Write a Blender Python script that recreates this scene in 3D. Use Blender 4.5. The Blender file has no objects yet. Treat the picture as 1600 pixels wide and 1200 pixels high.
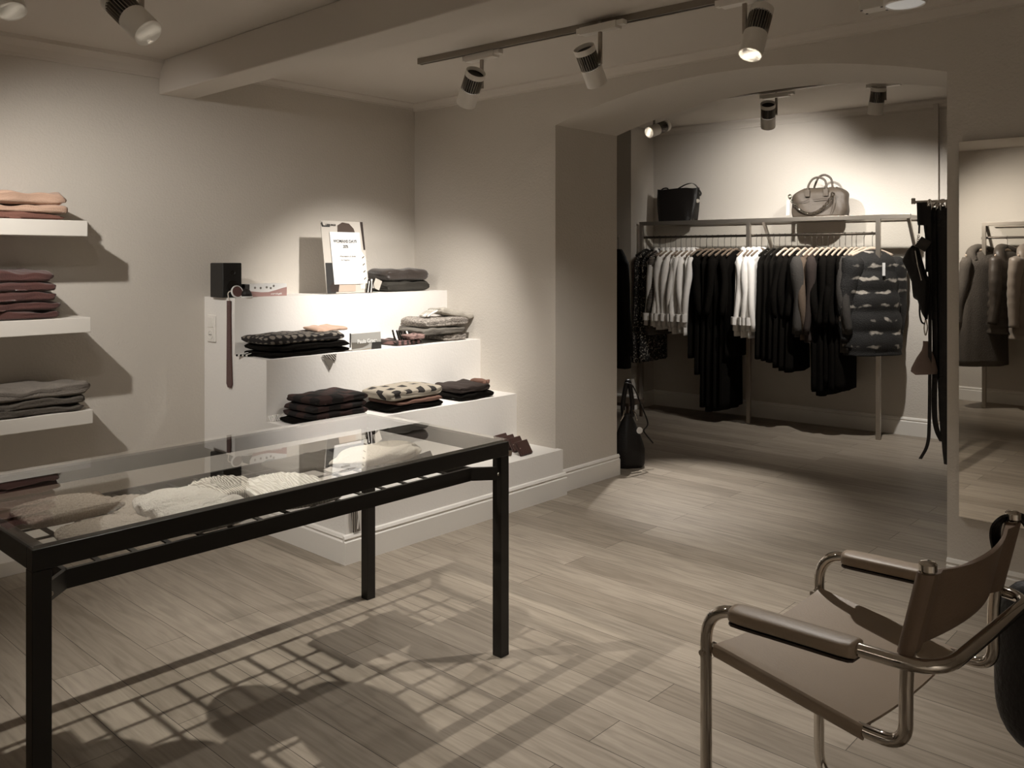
import bpy, math, random
from mathutils import Vector, Matrix
PI = math.pi
SC = bpy.context.scene
COL = SC.collection
# ------------------------------------------------------------------ camera
FPX, HY, H = 1345.0, 404.0, 1.42            # focal length in pixels, horizon row, eye height
_n = math.hypot(1240, FPX)
D1 = Vector((1240/_n, FPX/_n)); D2 = Vector((-D1.y, D1.x))   # (right, forward) parts of world X and Y
cd = bpy.data.cameras.new('camera'); cam = bpy.data.objects.new('camera', cd); COL.objects.link(cam)
cam.location = (0, 0, H)
cam.rotation_euler = (PI/2, 0, math.atan2(D2.y, D1.y) - PI/2)
cd.sensor_width = 36; cd.lens = 36*FPX/1600; cd.shift_y = (HY-600)/1600; cd.clip_start = 0.05
SC.camera = cam
# ------------------------------------------------------------------ view and world
SC.view_settings.view_transform = 'Standard'; SC.view_settings.look = 'None'
SC.view_settings.exposure = 0.0; SC.view_settings.gamma = 1.0; SC.view_settings.use_curve_mapping = False
w = bpy.data.worlds.new('world'); SC.world = w; w.use_nodes = True
w.node_tree.nodes['Background'].inputs[0].default_value = (0.02, 0.018, 0.015, 1)
LIGHTCOL = (1.0, 0.95, 0.885)
# lens position, aim point, watts, cone degrees, blend
SPOTS = {
 'left_key':   ((1.304, 2.87, 2.17), (1.85, 2.50, 0.0), 300, 88, 1.0),
 'left_mid':   ((0.93, 3.02, 2.18), (1.10, 4.6, 0.9), 10, 70, 1.0),
 'left_wall':  ((0.55, 3.30, 2.32), (2.15, 4.6, 1.1), 120, 76, 1.0),
 'fill_back':  ((-0.30, 2.60, 2.25), (-1.5, 1.9, 1.1), 130, 110, 1.0),
 'fill_near':  ((0.60, -0.60, 2.25), (0.2, -1.6, 0.6), 190, 110, 1.0),
 'track_a':    ((3.115, 3.225, 2.21), (3.42, 4.28, 0.85), 180, 76, 1.0),
 'track_b':    ((3.15, 2.36, 2.22), (3.45, 2.62, 0.0), 210, 104, 1.0),
 'track_c':    ((3.10, 1.58, 2.21), (2.35, 1.35, 0.0), 110, 92, 1.0),
 'alcove_a':   ((5.77, 3.84, 2.42), (4.68, 2.72, 0.0), 420, 34, 1.0),
 'alcove_b':   ((6.03, 2.93, 2.40), (7.15, 3.42, 1.80), 170, 96, 1.0),
 'alcove_c':   ((6.12, 2.21, 2.42), (7.15, 2.60, 1.0), 135, 108, 1.0),
}
def P_fl(u, v, z=0.0):
    r = (u-800)/FPX; d = Vector((r*D1.x+D1.y, r*D2.x+D2.y, (HY-v)/FPX)); return Vector((0, 0, H)) + d*((z-H)/d.z)
def P_x(u, v, X):
    r = (u-800)/FPX; d = Vector((r*D1.x+D1.y, r*D2.x+D2.y, (HY-v)/FPX)); return Vector((0, 0, H)) + d*(X/d.x)
def P_y(u, v, Y):
    r = (u-800)/FPX; d = Vector((r*D1.x+D1.y, r*D2.x+D2.y, (HY-v)/FPX)); return Vector((0, 0, H)) + d*(Y/d.y)

# ------------------------------------------------------------------ materials
MATS = {}
def mat(name, col, rough=0.6, metal=0.0, spec=0.5, bump=0.0, bscale=60, var=0.0, vscale=4, emit=None, estr=0, sheen=0, coat=0):
    if name in MATS: return MATS[name]
    m = bpy.data.materials.new(name); m.use_nodes = True; nt = m.node_tree; N = nt.nodes; L = nt.links
    b = N['Principled BSDF']; b.inputs['Base Color'].default_value = (*col, 1); b.inputs['Roughness'].default_value = rough
    b.inputs['Metallic'].default_value = metal; b.inputs['Specular IOR Level'].default_value = spec
    if sheen: b.inputs['Sheen Weight'].default_value = sheen; b.inputs['Sheen Roughness'].default_value = 0.5
    if coat: b.inputs['Coat Weight'].default_value = coat
    if emit: b.inputs['Emission Color'].default_value = (*emit, 1); b.inputs['Emission Strength'].default_value = estr
    if bump or var: tc = N.new('ShaderNodeTexCoord')
    if bump:
        t = N.new('ShaderNodeTexNoise'); t.inputs['Scale'].default_value = bscale; t.inputs['Detail'].default_value = 4
        bp = N.new('ShaderNodeBump'); bp.inputs['Strength'].default_value = bump; bp.inputs['Distance'].default_value = 0.01
        L.new(tc.outputs['Object'], t.inputs['Vector']); L.new(t.outputs['Fac'], bp.inputs['Height']); L.new(bp.outputs[0], b.inputs['Normal'])
    if var:
        t = N.new('ShaderNodeTexNoise'); t.inputs['Scale'].default_value = vscale; t.inputs['Detail'].default_value = 5
        mx = N.new('ShaderNodeMix'); mx.data_type = 'RGBA'
        mx.inputs['A'].default_value = (*[c*(1-var) for c in col], 1); mx.inputs['B'].default_value = (*[min(1, c*(1+var)) for c in col], 1)
        L.new(tc.outputs['Object'], t.inputs['Vector']); L.new(t.outputs['Fac'], mx.inputs['Factor']); L.new(mx.outputs['Result'], b.inputs['Base Color'])
    MATS[name] = m; return m
def pattern(name, ca, cb, kind='wave', scale=30, rough=0.85, axis='X', thr=0.5, bump=0.3, scl=(1, 1, 1), rot=(0, 0, 0), soft=0.08):
    """two colour procedural textile: wave stripes, voronoi dots or checker"""
    if name in MATS: return MATS[name]
    m = bpy.data.materials.new(name); m.use_nodes = True; nt = m.node_tree; N = nt.nodes; L = nt.links
    b = N['Principled BSDF']; b.inputs['Roughness'].default_value = rough
    tc = N.new('ShaderNodeTexCoord'); mp = N.new('ShaderNodeMapping'); mp.inputs['Scale'].default_value = scl; mp.inputs['Rotation'].default_value = rot
    L.new(tc.outputs['Object'], mp.inputs['Vector'])
    if kind == 'wave':
        t = N.new('ShaderNodeTexWave'); t.bands_direction = axis; t.inputs['Scale'].default_value = scale; out = t.outputs['Fac']
        t.inputs['Distortion'].default_value = 0.6
    elif kind == 'dots':
        t = N.new('ShaderNodeTexVoronoi'); t.inputs['Scale'].default_value = scale; t.inputs['Randomness'].default_value = 0.25; out = t.outputs['Distance']
    elif kind == 'noise':
        t = N.new('ShaderNodeTexNoise'); t.inputs['Scale'].default_value = scale; t.inputs['Detail'].default_value = 3; out = t.outputs['Fac']
    else:
        t = N.new('ShaderNodeTexChecker'); t.inputs['Scale'].default_value = scale; out = t.outputs['Fac']
    L.new(mp.outputs[0], t.inputs['Vector'])
    cr = N.new('ShaderNodeValToRGB'); e = cr.color_ramp.elements
    e[0].position = max(0, thr-soft); e[1].position = min(1, thr+soft); e[0].color = (*ca, 1); e[1].color = (*cb, 1)
    L.new(out, cr.inputs['Fac']); L.new(cr.outputs['Color'], b.inputs['Base Color'])
    if bump:
        bp = N.new('ShaderNodeBump'); bp.inputs['Strength'].default_value = bump; bp.inputs['Distance'].default_value = 0.004
        L.new(out, bp.inputs['Height']); L.new(bp.outputs[0], b.inputs['Normal'])
    MATS[name] = m; return m
WALL = mat('wall_plaster', (0.61, 0.565, 0.505), 0.9, bump=0.25, bscale=90, var=0.03, vscale=2)
CEIL = mat('ceiling_paint', (0.60, 0.55, 0.49), 0.9, bump=0.08, bscale=50)
WHITEP = mat('white_plaster', (0.83, 0.80, 0.76), 0.8, bump=0.12, bscale=70, var=0.02, vscale=3)
TRIM = mat('white_gloss_paint', (0.82, 0.79, 0.74), 0.38)
SHELFW = mat('shelf_lacquer', (0.74, 0.70, 0.64), 0.45)
BLKM = mat('black_powder_coat', (0.012, 0.010, 0.008), 0.38, spec=0.4)
STEEL = mat('brushed_steel', (0.42, 0.38, 0.33), 0.34, metal=0.85, bump=0.05, bscale=200)
TRACKM = mat('track_aluminium', (0.30, 0.27, 0.23), 0.4, metal=0.7)
CHROME = mat('chrome', (0.62, 0.58, 0.53), 0.07, metal=1.0)
LAMPW = mat('lamp_white', (0.78, 0.74, 0.68), 0.4)
LAMPB = mat('lamp_black', (0.012, 0.010, 0.009), 0.5)
LENS = mat('lamp_lens_lit', (0.9, 0.9, 0.88), 0.3, emit=(1, 0.97, 0.92), estr=6)
LENSD = mat('lamp_lens_dim', (0.7, 0.7, 0.68), 0.3, emit=(1, 0.97, 0.92), estr=0.9)
BLACKC = mat('black_cloth', (0.006, 0.005, 0.004), 0.95, bump=0.4, bscale=120, spec=0.08)
BLACKL = mat('black_leather', (0.010, 0.008, 0.007), 0.5, bump=0.3, bscale=80, spec=0.35)
WHITEC = mat('white_cotton', (0.80, 0.77, 0.73), 0.85, bump=0.25, bscale=40)
SKIRT_BROWN = mat('brown_cloth', (0.10, 0.070, 0.048), 0.9, bump=0.3)
CHARC = mat('charcoal_cloth', (0.045, 0.040, 0.035), 0.92, bump=0.4, bscale=90)
DARKBR = mat('dark_brown_cloth', (0.030, 0.020, 0.016), 0.92, bump=0.3)
MAROON = mat('maroon_wool', (0.085, 0.032, 0.026), 0.92, bump=0.3, bscale=150, sheen=0.3)
MAROON2 = mat('rust_wool', (0.19, 0.085, 0.062), 0.92, bump=0.3, bscale=150)
TANW = mat('tan_wool', (0.50, 0.33, 0.24), 0.92, bump=0.3, bscale=150, sheen=0.2)
GREYW = mat('grey_wool', (0.20, 0.175, 0.15), 0.95, bump=0.5, bscale=120, var=0.15, vscale=40)
GREYW2 = mat('dark_grey_wool', (0.105, 0.09, 0.075), 0.95, bump=0.5, bscale=120, var=0.15, vscale=40)
LEATH = mat('tan_saddle_leather', (0.315, 0.245, 0.18), 0.45, spec=0.4, bump=0.08, bscale=200, var=0.06, vscale=8)
LEATHE = mat('leather_edge', (0.03, 0.018, 0.012), 0.6)
WOODH = mat('hanger_wood', (0.62, 0.50, 0.39), 0.5)
WIRE = mat('hook_wire', (0.08, 0.07, 0.06), 0.35, metal=0.9)
PAPER = mat('white_paper', (0.74, 0.73, 0.71), 0.7)
INK = mat('black_ink', (0.02, 0.018, 0.016), 0.7)
CARD = mat('grey_card', (0.17, 0.15, 0.125), 0.7)
def floor_mat():
    m = bpy.data.materials.new('oak_planks'); m.use_nodes = True; nt = m.node_tree; N = nt.nodes; L = nt.links
    b = N['Principled BSDF']
    tc = N.new('ShaderNodeTexCoord'); sx = N.new('ShaderNodeSeparateXYZ'); cx = N.new('ShaderNodeCombineXYZ')
    L.new(tc.outputs['Object'], sx.inputs[0]); L.new(sx.outputs['Y'], cx.inputs['X']); L.new(sx.outputs['X'], cx.inputs['Y'])
    br = N.new('ShaderNodeTexBrick'); br.inputs['Scale'].default_value = 1; br.inputs['Brick Width'].default_value = 1.55
    br.inputs['Row Height'].default_value = 0.155; br.inputs['Mortar Size'].default_value = 0.0013; br.inputs['Mortar Smooth'].default_value = 0.3
    br.offset = 0.37; br.inputs['Color1'].default_value = (0.235, 0.200, 0.160, 1); br.inputs['Color2'].default_value = (0.335, 0.292, 0.240, 1)
    br.inputs['Mortar'].default_value = (0.05, 0.038, 0.028, 1); br.inputs['Bias'].default_value = 0.1
    L.new(cx.outputs[0], br.inputs['Vector'])
    mp = N.new('ShaderNodeMapping'); mp.inputs['Scale'].default_value = (1.3, 16, 1)
    L.new(cx.outputs[0], mp.inputs['Vector'])
    n1 = N.new('ShaderNodeTexNoise'); n1.inputs['Scale'].default_value = 2.2; n1.inputs['Detail'].default_value = 8; n1.inputs['Distortion'].default_value = 1.2
    L.new(mp.outputs[0], n1.inputs['Vector'])
    cr = N.new('ShaderNodeValToRGB'); e = cr.color_ramp.elements; e[0].position = 0.32; e[0].color = (0.74, 0.72, 0.69, 1); e[1].position = 0.62; e[1].color = (1.12, 1.1, 1.08, 1)
    L.new(n1.outputs['Fac'], cr.inputs['Fac'])
    mx = N.new('ShaderNodeMix'); mx.data_type = 'RGBA'; mx.blend_type = 'MULTIPLY'; mx.inputs['Factor'].default_value = 0.85
    L.new(br.outputs['Color'], mx.inputs['A']); L.new(cr.outputs['Color'], mx.inputs['B'])
    # knots
    v = N.new('ShaderNodeTexVoronoi'); v.inputs['Scale'].default_value = 1.0; mp2 = N.new('ShaderNodeMapping'); mp2.inputs['Scale'].default_value = (1.1, 3.2, 1)
    L.new(cx.outputs[0], mp2.inputs['Vector']); L.new(mp2.outputs[0], v.inputs['Vector'])
    kr = N.new('ShaderNodeValToRGB'); k = kr.color_ramp.elements; k[0].position = 0.015; k[0].color = (0.35, 0.3, 0.26, 1); k[1].position = 0.05; k[1].color = (1, 1, 1, 1)
    L.new(v.outputs['Distance'], kr.inputs['Fac'])
    m2 = N.new('ShaderNodeMix'); m2.data_type = 'RGBA'; m2.blend_type = 'MULTIPLY'; m2.inputs['Factor'].default_value = 0.8
    L.new(mx.outputs['Result'], m2.inputs['A']); L.new(kr.outputs['Color'], m2.inputs['B']); L.new(m2.outputs['Result'], b.inputs['Base Color'])
    b.inputs['Roughness'].default_value = 0.42; b.inputs['Specular IOR Level'].default_value = 0.35
    bp = N.new('ShaderNodeBump'); bp.inputs['Strength'].default_value = 0.25; bp.inputs['Distance'].default_value = 0.002
    L.new(br.outputs['Fac'], bp.inputs['Height']); bp.invert = True; L.new(bp.outputs[0], b.inputs['Normal'])
    return m
FLOORM = floor_mat()
def glass_mat():
    m = bpy.data.materials.new('clear_glass'); m.use_nodes = True; nt = m.node_tree; N = nt.nodes; L = nt.links
    N.remove(N['Principled BSDF']); out = N['Material Output']
    t = N.new('ShaderNodeBsdfTransparent'); t.inputs[0].default_value = (0.97, 0.97, 0.955, 1)
    g = N.new('ShaderNodeBsdfGlossy'); g.inputs['Roughness'].default_value = 0.0; g.inputs[0].default_value = (1, 1, 1, 1)
    f = N.new('ShaderNodeFresnel'); f.inputs['IOR'].default_value = 1.62
    f.inputs['IOR'].default_value = 1.9; ge = N.new('ShaderNodeNewGeometry'); iv = N.new('ShaderNodeMath'); iv.operation = 'SUBTRACT'; iv.inputs[0].default_value = 1
    L.new(ge.outputs['Backfacing'], iv.inputs[1]); ml = N.new('ShaderNodeMath'); ml.operation = 'MULTIPLY'; L.new(f.outputs[0], ml.inputs[0]); L.new(iv.outputs[0], ml.inputs[1])
    x = N.new('ShaderNodeMixShader'); L.new(ml.outputs[0], x.inputs[0]); L.new(t.outputs[0], x.inputs[1]); L.new(g.outputs[0], x.inputs[2]); L.new(x.outputs[0], out.inputs[0])
    return m
GLASS = glass_mat()
MIRROR = mat('mirror_silver', (0.70, 0.67, 0.62), 0.01, metal=1.0)

# ------------------------------------------------------------------ mesh helpers
class MB:
    def __init__(s): s.v = []; s.f = []
    def add(s, vs, fs, M=None):
        o = len(s.v); s.v += [tuple(M @ Vector(p)) if M else tuple(p) for p in vs]; s.f += [tuple(i+o for i in f) for f in fs]; return s
    def box(s, x0, x1, y0, y1, z0, z1, M=None):
        return s.add([(x0,y0,z0),(x1,y0,z0),(x1,y1,z0),(x0,y1,z0),(x0,y0,z1),(x1,y0,z1),(x1,y1,z1),(x0,y1,z1)],
                     [(0,3,2,1),(4,5,6,7),(0,1,5,4),(1,2,6,5),(2,3,7,6),(3,0,4,7)], M)
    def prism(s, poly, z0, z1, M=None):
        n = len(poly); vs = [(x, y, z0) for x, y in poly] + [(x, y, z1) for x, y in poly]
        return s.add(vs, [tuple(range(n-1, -1, -1)), tuple(range(n, 2*n))] + [(i, (i+1) % n, n+(i+1) % n, n+i) for i in range(n)], M)
    def loft(s, rings, M=None, cap=True, closed=True):
        n = len(rings[0]); vs = [p for r in rings for p in r]; fs = []
        for j in range(len(rings)-1):
            for i in range(n if closed else n-1):
                k = (i+1) % n; fs.append((j*n+i, j*n+k, (j+1)*n+k, (j+1)*n+i))
        if cap and closed: fs += [tuple(range(n-1, -1, -1)), tuple(range((len(rings)-1)*n, len(rings)*n))]
        return s.add(vs, fs, M)
    def tube(s, pts, r, n=10, M=None, flat=1.0, cap=True):
        pts = [Vector(p) for p in pts]; rs = r if isinstance(r, (list, tuple)) else [r]*len(pts); rings = []
        up = None
        for i, p in enumerate(pts):
            t = (pts[min(i+1, len(pts)-1)] - pts[max(i-1, 0)])
            t = t.normalized() if t.length > 1e-9 else Vector((0, 0, 1))
            if up is None:
                up = Vector((0, 0, 1)) if abs(t.z) < 0.9 else Vector((0, 1, 0))
            a = t.cross(up)
            if a.length < 1e-6: a = t.orthogonal()
            a.normalize(); b = a.cross(t).normalized(); up = b
            rings.append([p + a*rs[i]*math.cos(2*PI*k/n) + b*rs[i]*flat*math.sin(2*PI*k/n) for k in range(n)])
        return s.loft([[tuple(q) for q in r_] for r_ in rings], M, cap)
    def lathe(s, prof, n=32, M=None):
        rings = [[(r*math.cos(2*PI*k/n), r*math.sin(2*PI*k/n), z) for k in range(n)] for r, z in prof]
        return s.loft(rings, M)
    def obj(s, name, m, parent=None, smooth=False, bevel=0, M=None, seg=2):
        me = bpy.data.meshes.new(name); me.from_pydata(s.v, [], s.f)
        if isinstance(m, (list, tuple)):
            for q in m: me.materials.append(q)
        else: me.materials.append(m)
        me.update(); o = bpy.data.objects.new(name, me); COL.objects.link(o)
        if smooth:
            for p in me.polygons: p.use_smooth = True
        if smooth == 'auto': me.set_sharp_from_angle(angle=math.radians(35))
        if parent: o.parent = parent
        if M: o.matrix_world = M
        if bevel:
            b = o.modifiers.new('bevel', 'BEVEL'); b.width = bevel; b.segments = seg; b.limit_method = 'ANGLE'; b.harden_normals = False
        return o
def curve_pts(pts, n=8):
    """Catmull-Rom through the points"""
    P = [Vector(p) for p in pts]; P = [P[0]*2-P[1]] + P + [P[-1]*2-P[-2]]; out = []
    for i in range(1, len(P)-2):
        for k in range(n):
            t = k/n; out.append(0.5*((2*P[i])+(P[i+1]-P[i-1])*t+(2*P[i-1]-5*P[i]+4*P[i+1]-P[i+2])*t*t+(3*P[i]-P[i-1]-3*P[i+1]+P[i+2])*t**3))
    out.append(P[-2]); return out
def fillet(pts, r, n=6):
    """polyline with rounded corners"""
    P = [Vector(p) for p in pts]; out = [P[0]]
    for i in range(1, len(P)-1):
        a = (P[i-1]-P[i]); b = (P[i+1]-P[i]); d = min(r, a.length*0.49, b.length*0.49); A = P[i]+a.normalized()*d; B = P[i]+b.normalized()*d
        for k in range(n+1):
            t = k/n; out.append(A*(1-t)**2+P[i]*2*t*(1-t)+B*t*t)
    out.append(P[-1]); return out
def T(x=0, y=0, z=0, rz=0, rx=0, ry=0, s=1):
    return Matrix.Translation((x, y, z)) @ Matrix.Rotation(rz, 4, 'Z') @ Matrix.Rotation(rx, 4, 'X') @ Matrix.Rotation(ry, 4, 'Y') @ Matrix.Scale(s, 4)
def tag(o, label=None, cat=None, group=None, kind=None):
    if label: o['label'] = label
    if cat: o['category'] = cat
    if group: o['group'] = group
    if kind: o['kind'] = kind
    return o
def thing(name, label, cat, loc=(0, 0, 0), rz=0, group=None):
    o = bpy.data.objects.new(name, None); COL.objects.link(o); o.empty_display_size = 0.05
    o.location = loc; o.rotation_euler = (0, 0, rz); return tag(o, label, cat, group)
def struct(o): o['kind'] = 'structure'; return o
def dup(root, loc, rz, label, group=None):
    r = root.copy(); COL.objects.link(r); r.location = loc; r.rotation_euler = (0, 0, rz); r['label'] = label
    if group: r['group'] = group
    for ch in list(root.children):
        c = ch.copy(); COL.objects.link(c); c.parent = r
        for g in ch.children:
            d = g.copy(); COL.objects.link(d); d.parent = c
    return r
def text_obj(s, size, name, m, parent, M, ext=0.0004):
    cu = bpy.data.curves.new('t', 'FONT'); cu.body = s; cu.size = size; cu.extrude = ext; cu.offset = size*0.028; cu.align_x = 'CENTER'
    o = bpy.data.objects.new('t', cu); COL.objects.link(o)
    dg = bpy.context.evaluated_depsgraph_get(); me = bpy.data.meshes.new_from_object(o.evaluated_get(dg))
    bpy.data.objects.remove(o); me.transform(M); me.materials.clear(); me.materials.append(m)
    q = bpy.data.objects.new(name, me); COL.objects.link(q); q.parent = parent; return q
# ------------------------------------------------------------------ soft goods
def folded(w, d, t, seed=0, groove=True, puff=0.5, nx=34, n=36, sag=0.004):
    """folded cloth lying flat: centre of the base at the origin, fold towards -y"""
    R = random.Random(seed); ph = [R.uniform(0, 6.28) for _ in range(6)]; rings = []
    for i in range(nx+1):
        x = -1+2*i/nx; e = (1-abs(x)**10)**0.5 if abs(x) < 1 else 0; e = max(e, 0.02)
        ring = []
        for k in range(n):
            a = 2*PI*k/n; c, s_ = math.cos(a), math.sin(a)
            yy = math.copysign(abs(c)**0.45, c); zz = math.copysign(abs(s_)**0.50, s_)
            y = yy*d/2*(0.94+0.06*e); z = t/2 + zz*t/2*(1-puff*(1-e))
            if groove and c < 0: y += 0.22*t*math.exp(-((z-t*0.5)/(0.10*t))**2)*abs(c)
            if groove and abs(x) > 0.6: z = z
            wob = math.sin(3.2*x+ph[0])*math.sin(2*a+ph[1])*sag*1.3 + math.sin(11*x+ph[2]+y*24)*sag*0.45 + math.sin(7*x-y*30+ph[5])*sag*0.5
            z2 = z + (wob if z > t*0.25 else 0); y += math.sin(5*x+ph[3])*sag*1.2
            xx = x*w/2 + math.sin(3*a+ph[4])*sag*0.8 + (0.11*t*math.cos(4*PI*z/t) if groove else 0)*(abs(x)**6)
            ring.append((xx, y, max(z2, 0)))
        rings.append(ring)
    return MB().loft(rings)
def pile(u0, u1, ybase, z, items, label_fn, name, cat, group, d=0.26, rz=0, uv_v=404, yc=None):
    """stack of folded pieces; items = [(material, thickness, dx, dw, seed)] bottom first"""
    a = P_y(u0, uv_v, ybase+d*0.75); b = P_y(u1, uv_v, ybase); xc = (a.x+b.x)/2; wd = abs(b.x-a.x); out = []
    zz = z
    for i, (m, t, dx, dw, seed) in enumerate(items):
        mb = folded(wd+dw, d, t, seed)
        o = mb.obj(name, m, smooth=True); o.location = (xc+dx, (yc or ybase+d/2)+0.004*math.sin(seed*3.1), zz); o.rotation_euler = (0, 0, rz+0.03*math.sin(seed*1.7))
        tag(o, label_fn(i), cat, group); zz += t*0.97; out.append(o)
    return out
def garment(m, L=0.75, w=0.42, th=0.05, flare=0.0, sleeves=0.55, sleeve_r=0.045, fold=0.012, seed=0, quilt=0, neck=0.07, slope=0.06, hem=0.0, top=-0.14):
    L = L-0.035
    """hanging garment, rail contact at the origin, width along x, thickness along y"""
    R = random.Random(seed); p1, p2, p3 = [R.uniform(0, 6.28) for _ in range(3)]; mb = MB(); n = 36; rings = []
    lv = [0, 0.012, 0.03, 0.06, 0.10, 0.15] + [0.15+(L-0.15)*i/(46 if quilt else 16) for i in range(1, (47 if quilt else 17))]
    for q in lv:
        z = top-q; f = q/L
        if q <= 0.10: a = neck + (w/2-neck)*min(1, (q/0.10))**0.62; b = th*(0.35+0.65*min(1, q/0.10))
        else: a = w/2*(1-0.06*math.sin(PI*min(1, f*1.5))) + flare*f; b = th*(1+0.25*f)
        z -= slope*0  # shoulders slope through the width profile
        if quilt:
            qq = abs(math.sin(PI*q/quilt)); a *= 0.965+0.035*qq; b *= 0.84+0.16*qq
        ring = []
        for k in range(n):
            t = 2*PI*k/n; c, s_ = math.cos(t), math.sin(t)
            am = fold*min(1, max(0, (f-0.1)*1.8))
            rr = 1+am/b*math.sin(5*t+p1+f*1.5)+am/b*0.6*math.sin(9*t+p2)
            ring.append((a*math.copysign(abs(c)**0.8, c)*(1+am*2*math.sin(7*t+p3)), b*s_*rr, z + (hem*math.sin(2*t+p1) if f > 0.9 else 0)))
        rings.append(ring)
    mb.loft(rings)
    if sleeves:
        for sg in (-1, 1):
            x0 = sg*(w/2-0.035); pts = []; rs = []
            for k in range(26 if quilt else 12):
                f = k/(25 if quilt else 11); pts.append((x0+sg*(0.045*math.sin(f*1.9))+sg*0.012*math.sin(f*7+p1), -0.012+0.022*math.sin(3*f+p2), top-0.055-f*sleeves))
                r_ = sleeve_r*(1.05-0.40*f)*(0.55 if k == 0 else 1)
                if quilt: r_ *= 0.93+0.09*abs(math.sin(PI*f*sleeves/quilt))
                rs.append(r_*(1+0.06*math.sin(11*f+p3)))
            mb.tube(pts, rs, 12, flat=0.8)
    return mb
def ribbon(pts, width, thick, wdir=(0, 1, 0), M=None):
    P = [Vector(p) for p in pts]; W = Vector(wdir).normalized(); rings = []
    for i, p in enumerate(P):
        t = (P[min(i+1, len(P)-1)]-P[max(i-1, 0)]).normalized(); nrm = t.cross(W)
        nrm = nrm.normalized() if nrm.length > 1e-6 else Vector((1, 0, 0))
        rings.append([tuple(p+W*a*width/2+nrm*b*thick/2) for a, b in ((-1, -1), (1, -1), (1, 1), (-1, 1))])
    return MB().loft(rings, M)

# ================================================================== ROOM SHELL
CZ = 2.50; AZ = 2.67; WX = 3.995; WT = 0.63; YA = 4.617; XW = -1.5; YS = -1.9
AJ0, AJ1, SPR, APX = 1.135, 3.327, 2.225, 2.383
struct(MB().box(XW-0.2, 8.6, YS-0.2, 6.3, -0.1, 0).obj('floor', FLOORM))
struct(MB().box(XW-0.2, WX+0.3, YS-0.2, YA+0.2, CZ, CZ+0.12).obj('ceiling', CEIL))
struct(MB().box(WX+0.3, 8.6, YS-0.2, 6.3, AZ, AZ+0.12).obj('ceiling_alcove', CEIL))
struct(MB().box(XW-0.2, WX+WT, YA, YA+0.2, 0, CZ+0.3).obj('wall_left', WALL))
struct(MB().box(XW-0.2, XW, YS, YA, 0, CZ).obj('wall_back', WALL))
struct(MB().box(XW-0.2, 8.6, YS-0.2, YS, 0, AZ).obj('wall_near', WALL))
def arch_wall():
    mb = MB(); mid = (AJ0+AJ1)/2; hs = (AJ1-AJ0)/2; rise = APX-SPR; R = (hs*hs+rise*rise)/(2*rise); cz = APX-R; N_ = 40
    prof = [(AJ0, 0)] + [(mid+hs*math.sin(t)/math.sin(math.asin(hs/R))*1.0, 0) for t in []]
    a = math.asin(hs/R); arc = [(mid+R*math.sin(-a+2*a*i/N_), cz+R*math.cos(-a+2*a*i/N_)) for i in range(N_+1)]
    x0, x1 = WX, WX+WT; top = AZ
    mb.box(x0, x1, YS, AJ0, 0, top); mb.box(x0, x1, AJ1, YA, 0, top)
    rings = [[(x0, y, z), (x1, y, z), (x1, y, top), (x0, y, top)] for y, z in arc]
    mb.loft(rings)
    return mb.obj('wall_right', WALL)
struct(arch_wall())
# ceiling beam
struct(MB().box(2.154, 2.35, YS, YA, 2.318, CZ).obj('trim_1', CEIL, bevel=0.006))
# cornice
def cornice(name, p0, p1, inward, ztop, dr, m=CEIL):
    p0, p1 = Vector(p0), Vector(p1); w_ = Vector(inward); prof = [(0, -dr), (0.012, -dr), (0.014, -dr*0.82), (0.03, -dr*0.5), (0.055, -dr*0.22), (0.062, -dr*0.2), (0.066, 0), (0, 0)]
    rings = [[(p.x+w_.x*a, p.y+w_.y*a, ztop+b) for a, b in prof] for p in (p0, p1)]
    return struct(MB().loft(rings).obj(name, m))
cornice('trim_2', (XW, YA), (2.154, YA), (0, -1), CZ, 0.095)
cornice('trim_3', (2.35, YA), (WX, YA), (0, -1), CZ, 0.035)
cornice('trim_4', (WX, YA), (WX, YS), (-1, 0), CZ, 0.05)
# baseboards (profile: plinth, groove, bead)
def baseboard(name, p0, p1, out, h=0.135, t=0.016, m=TRIM, parent=None, k=True):
    p0, p1 = Vector(p0), Vector(p1); o_ = Vector(out)
    prof = [(0, 0), (t, 0), (t, h*0.76), (t*0.55, h*0.80), (t*0.55, h*0.84), (t*0.85, h*0.88), (t*0.55, h*0.97), (0.002, h), (0, h)]
    rings = [[(p.x+o_.x*a, p.y+o_.y*a, b) for a, b in prof] for p in (p0, p1)]
    o = MB().loft(rings).obj(name, m, parent)
    return struct(o) if k else o
baseboard('baseboard_arch', (WX, AJ1, 0), (WX+WT+0.016, AJ1, 0), (0, -1))
baseboard('baseboard_right', (WX, YS, 0), (WX, AJ0, 0), (-1, 0))
baseboard('baseboard_left', (XW, YA, 0), (2.42, YA, 0), (0, -1))
baseboard('baseboard_back', (XW, YS, 0), (XW, YA, 0), (1, 0))
struct(MB().box(-1.2, 1.9, 4.26, YA-0.016, 0, 0.065).obj('trim_5', SHELFW, bevel=0.003))
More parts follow.
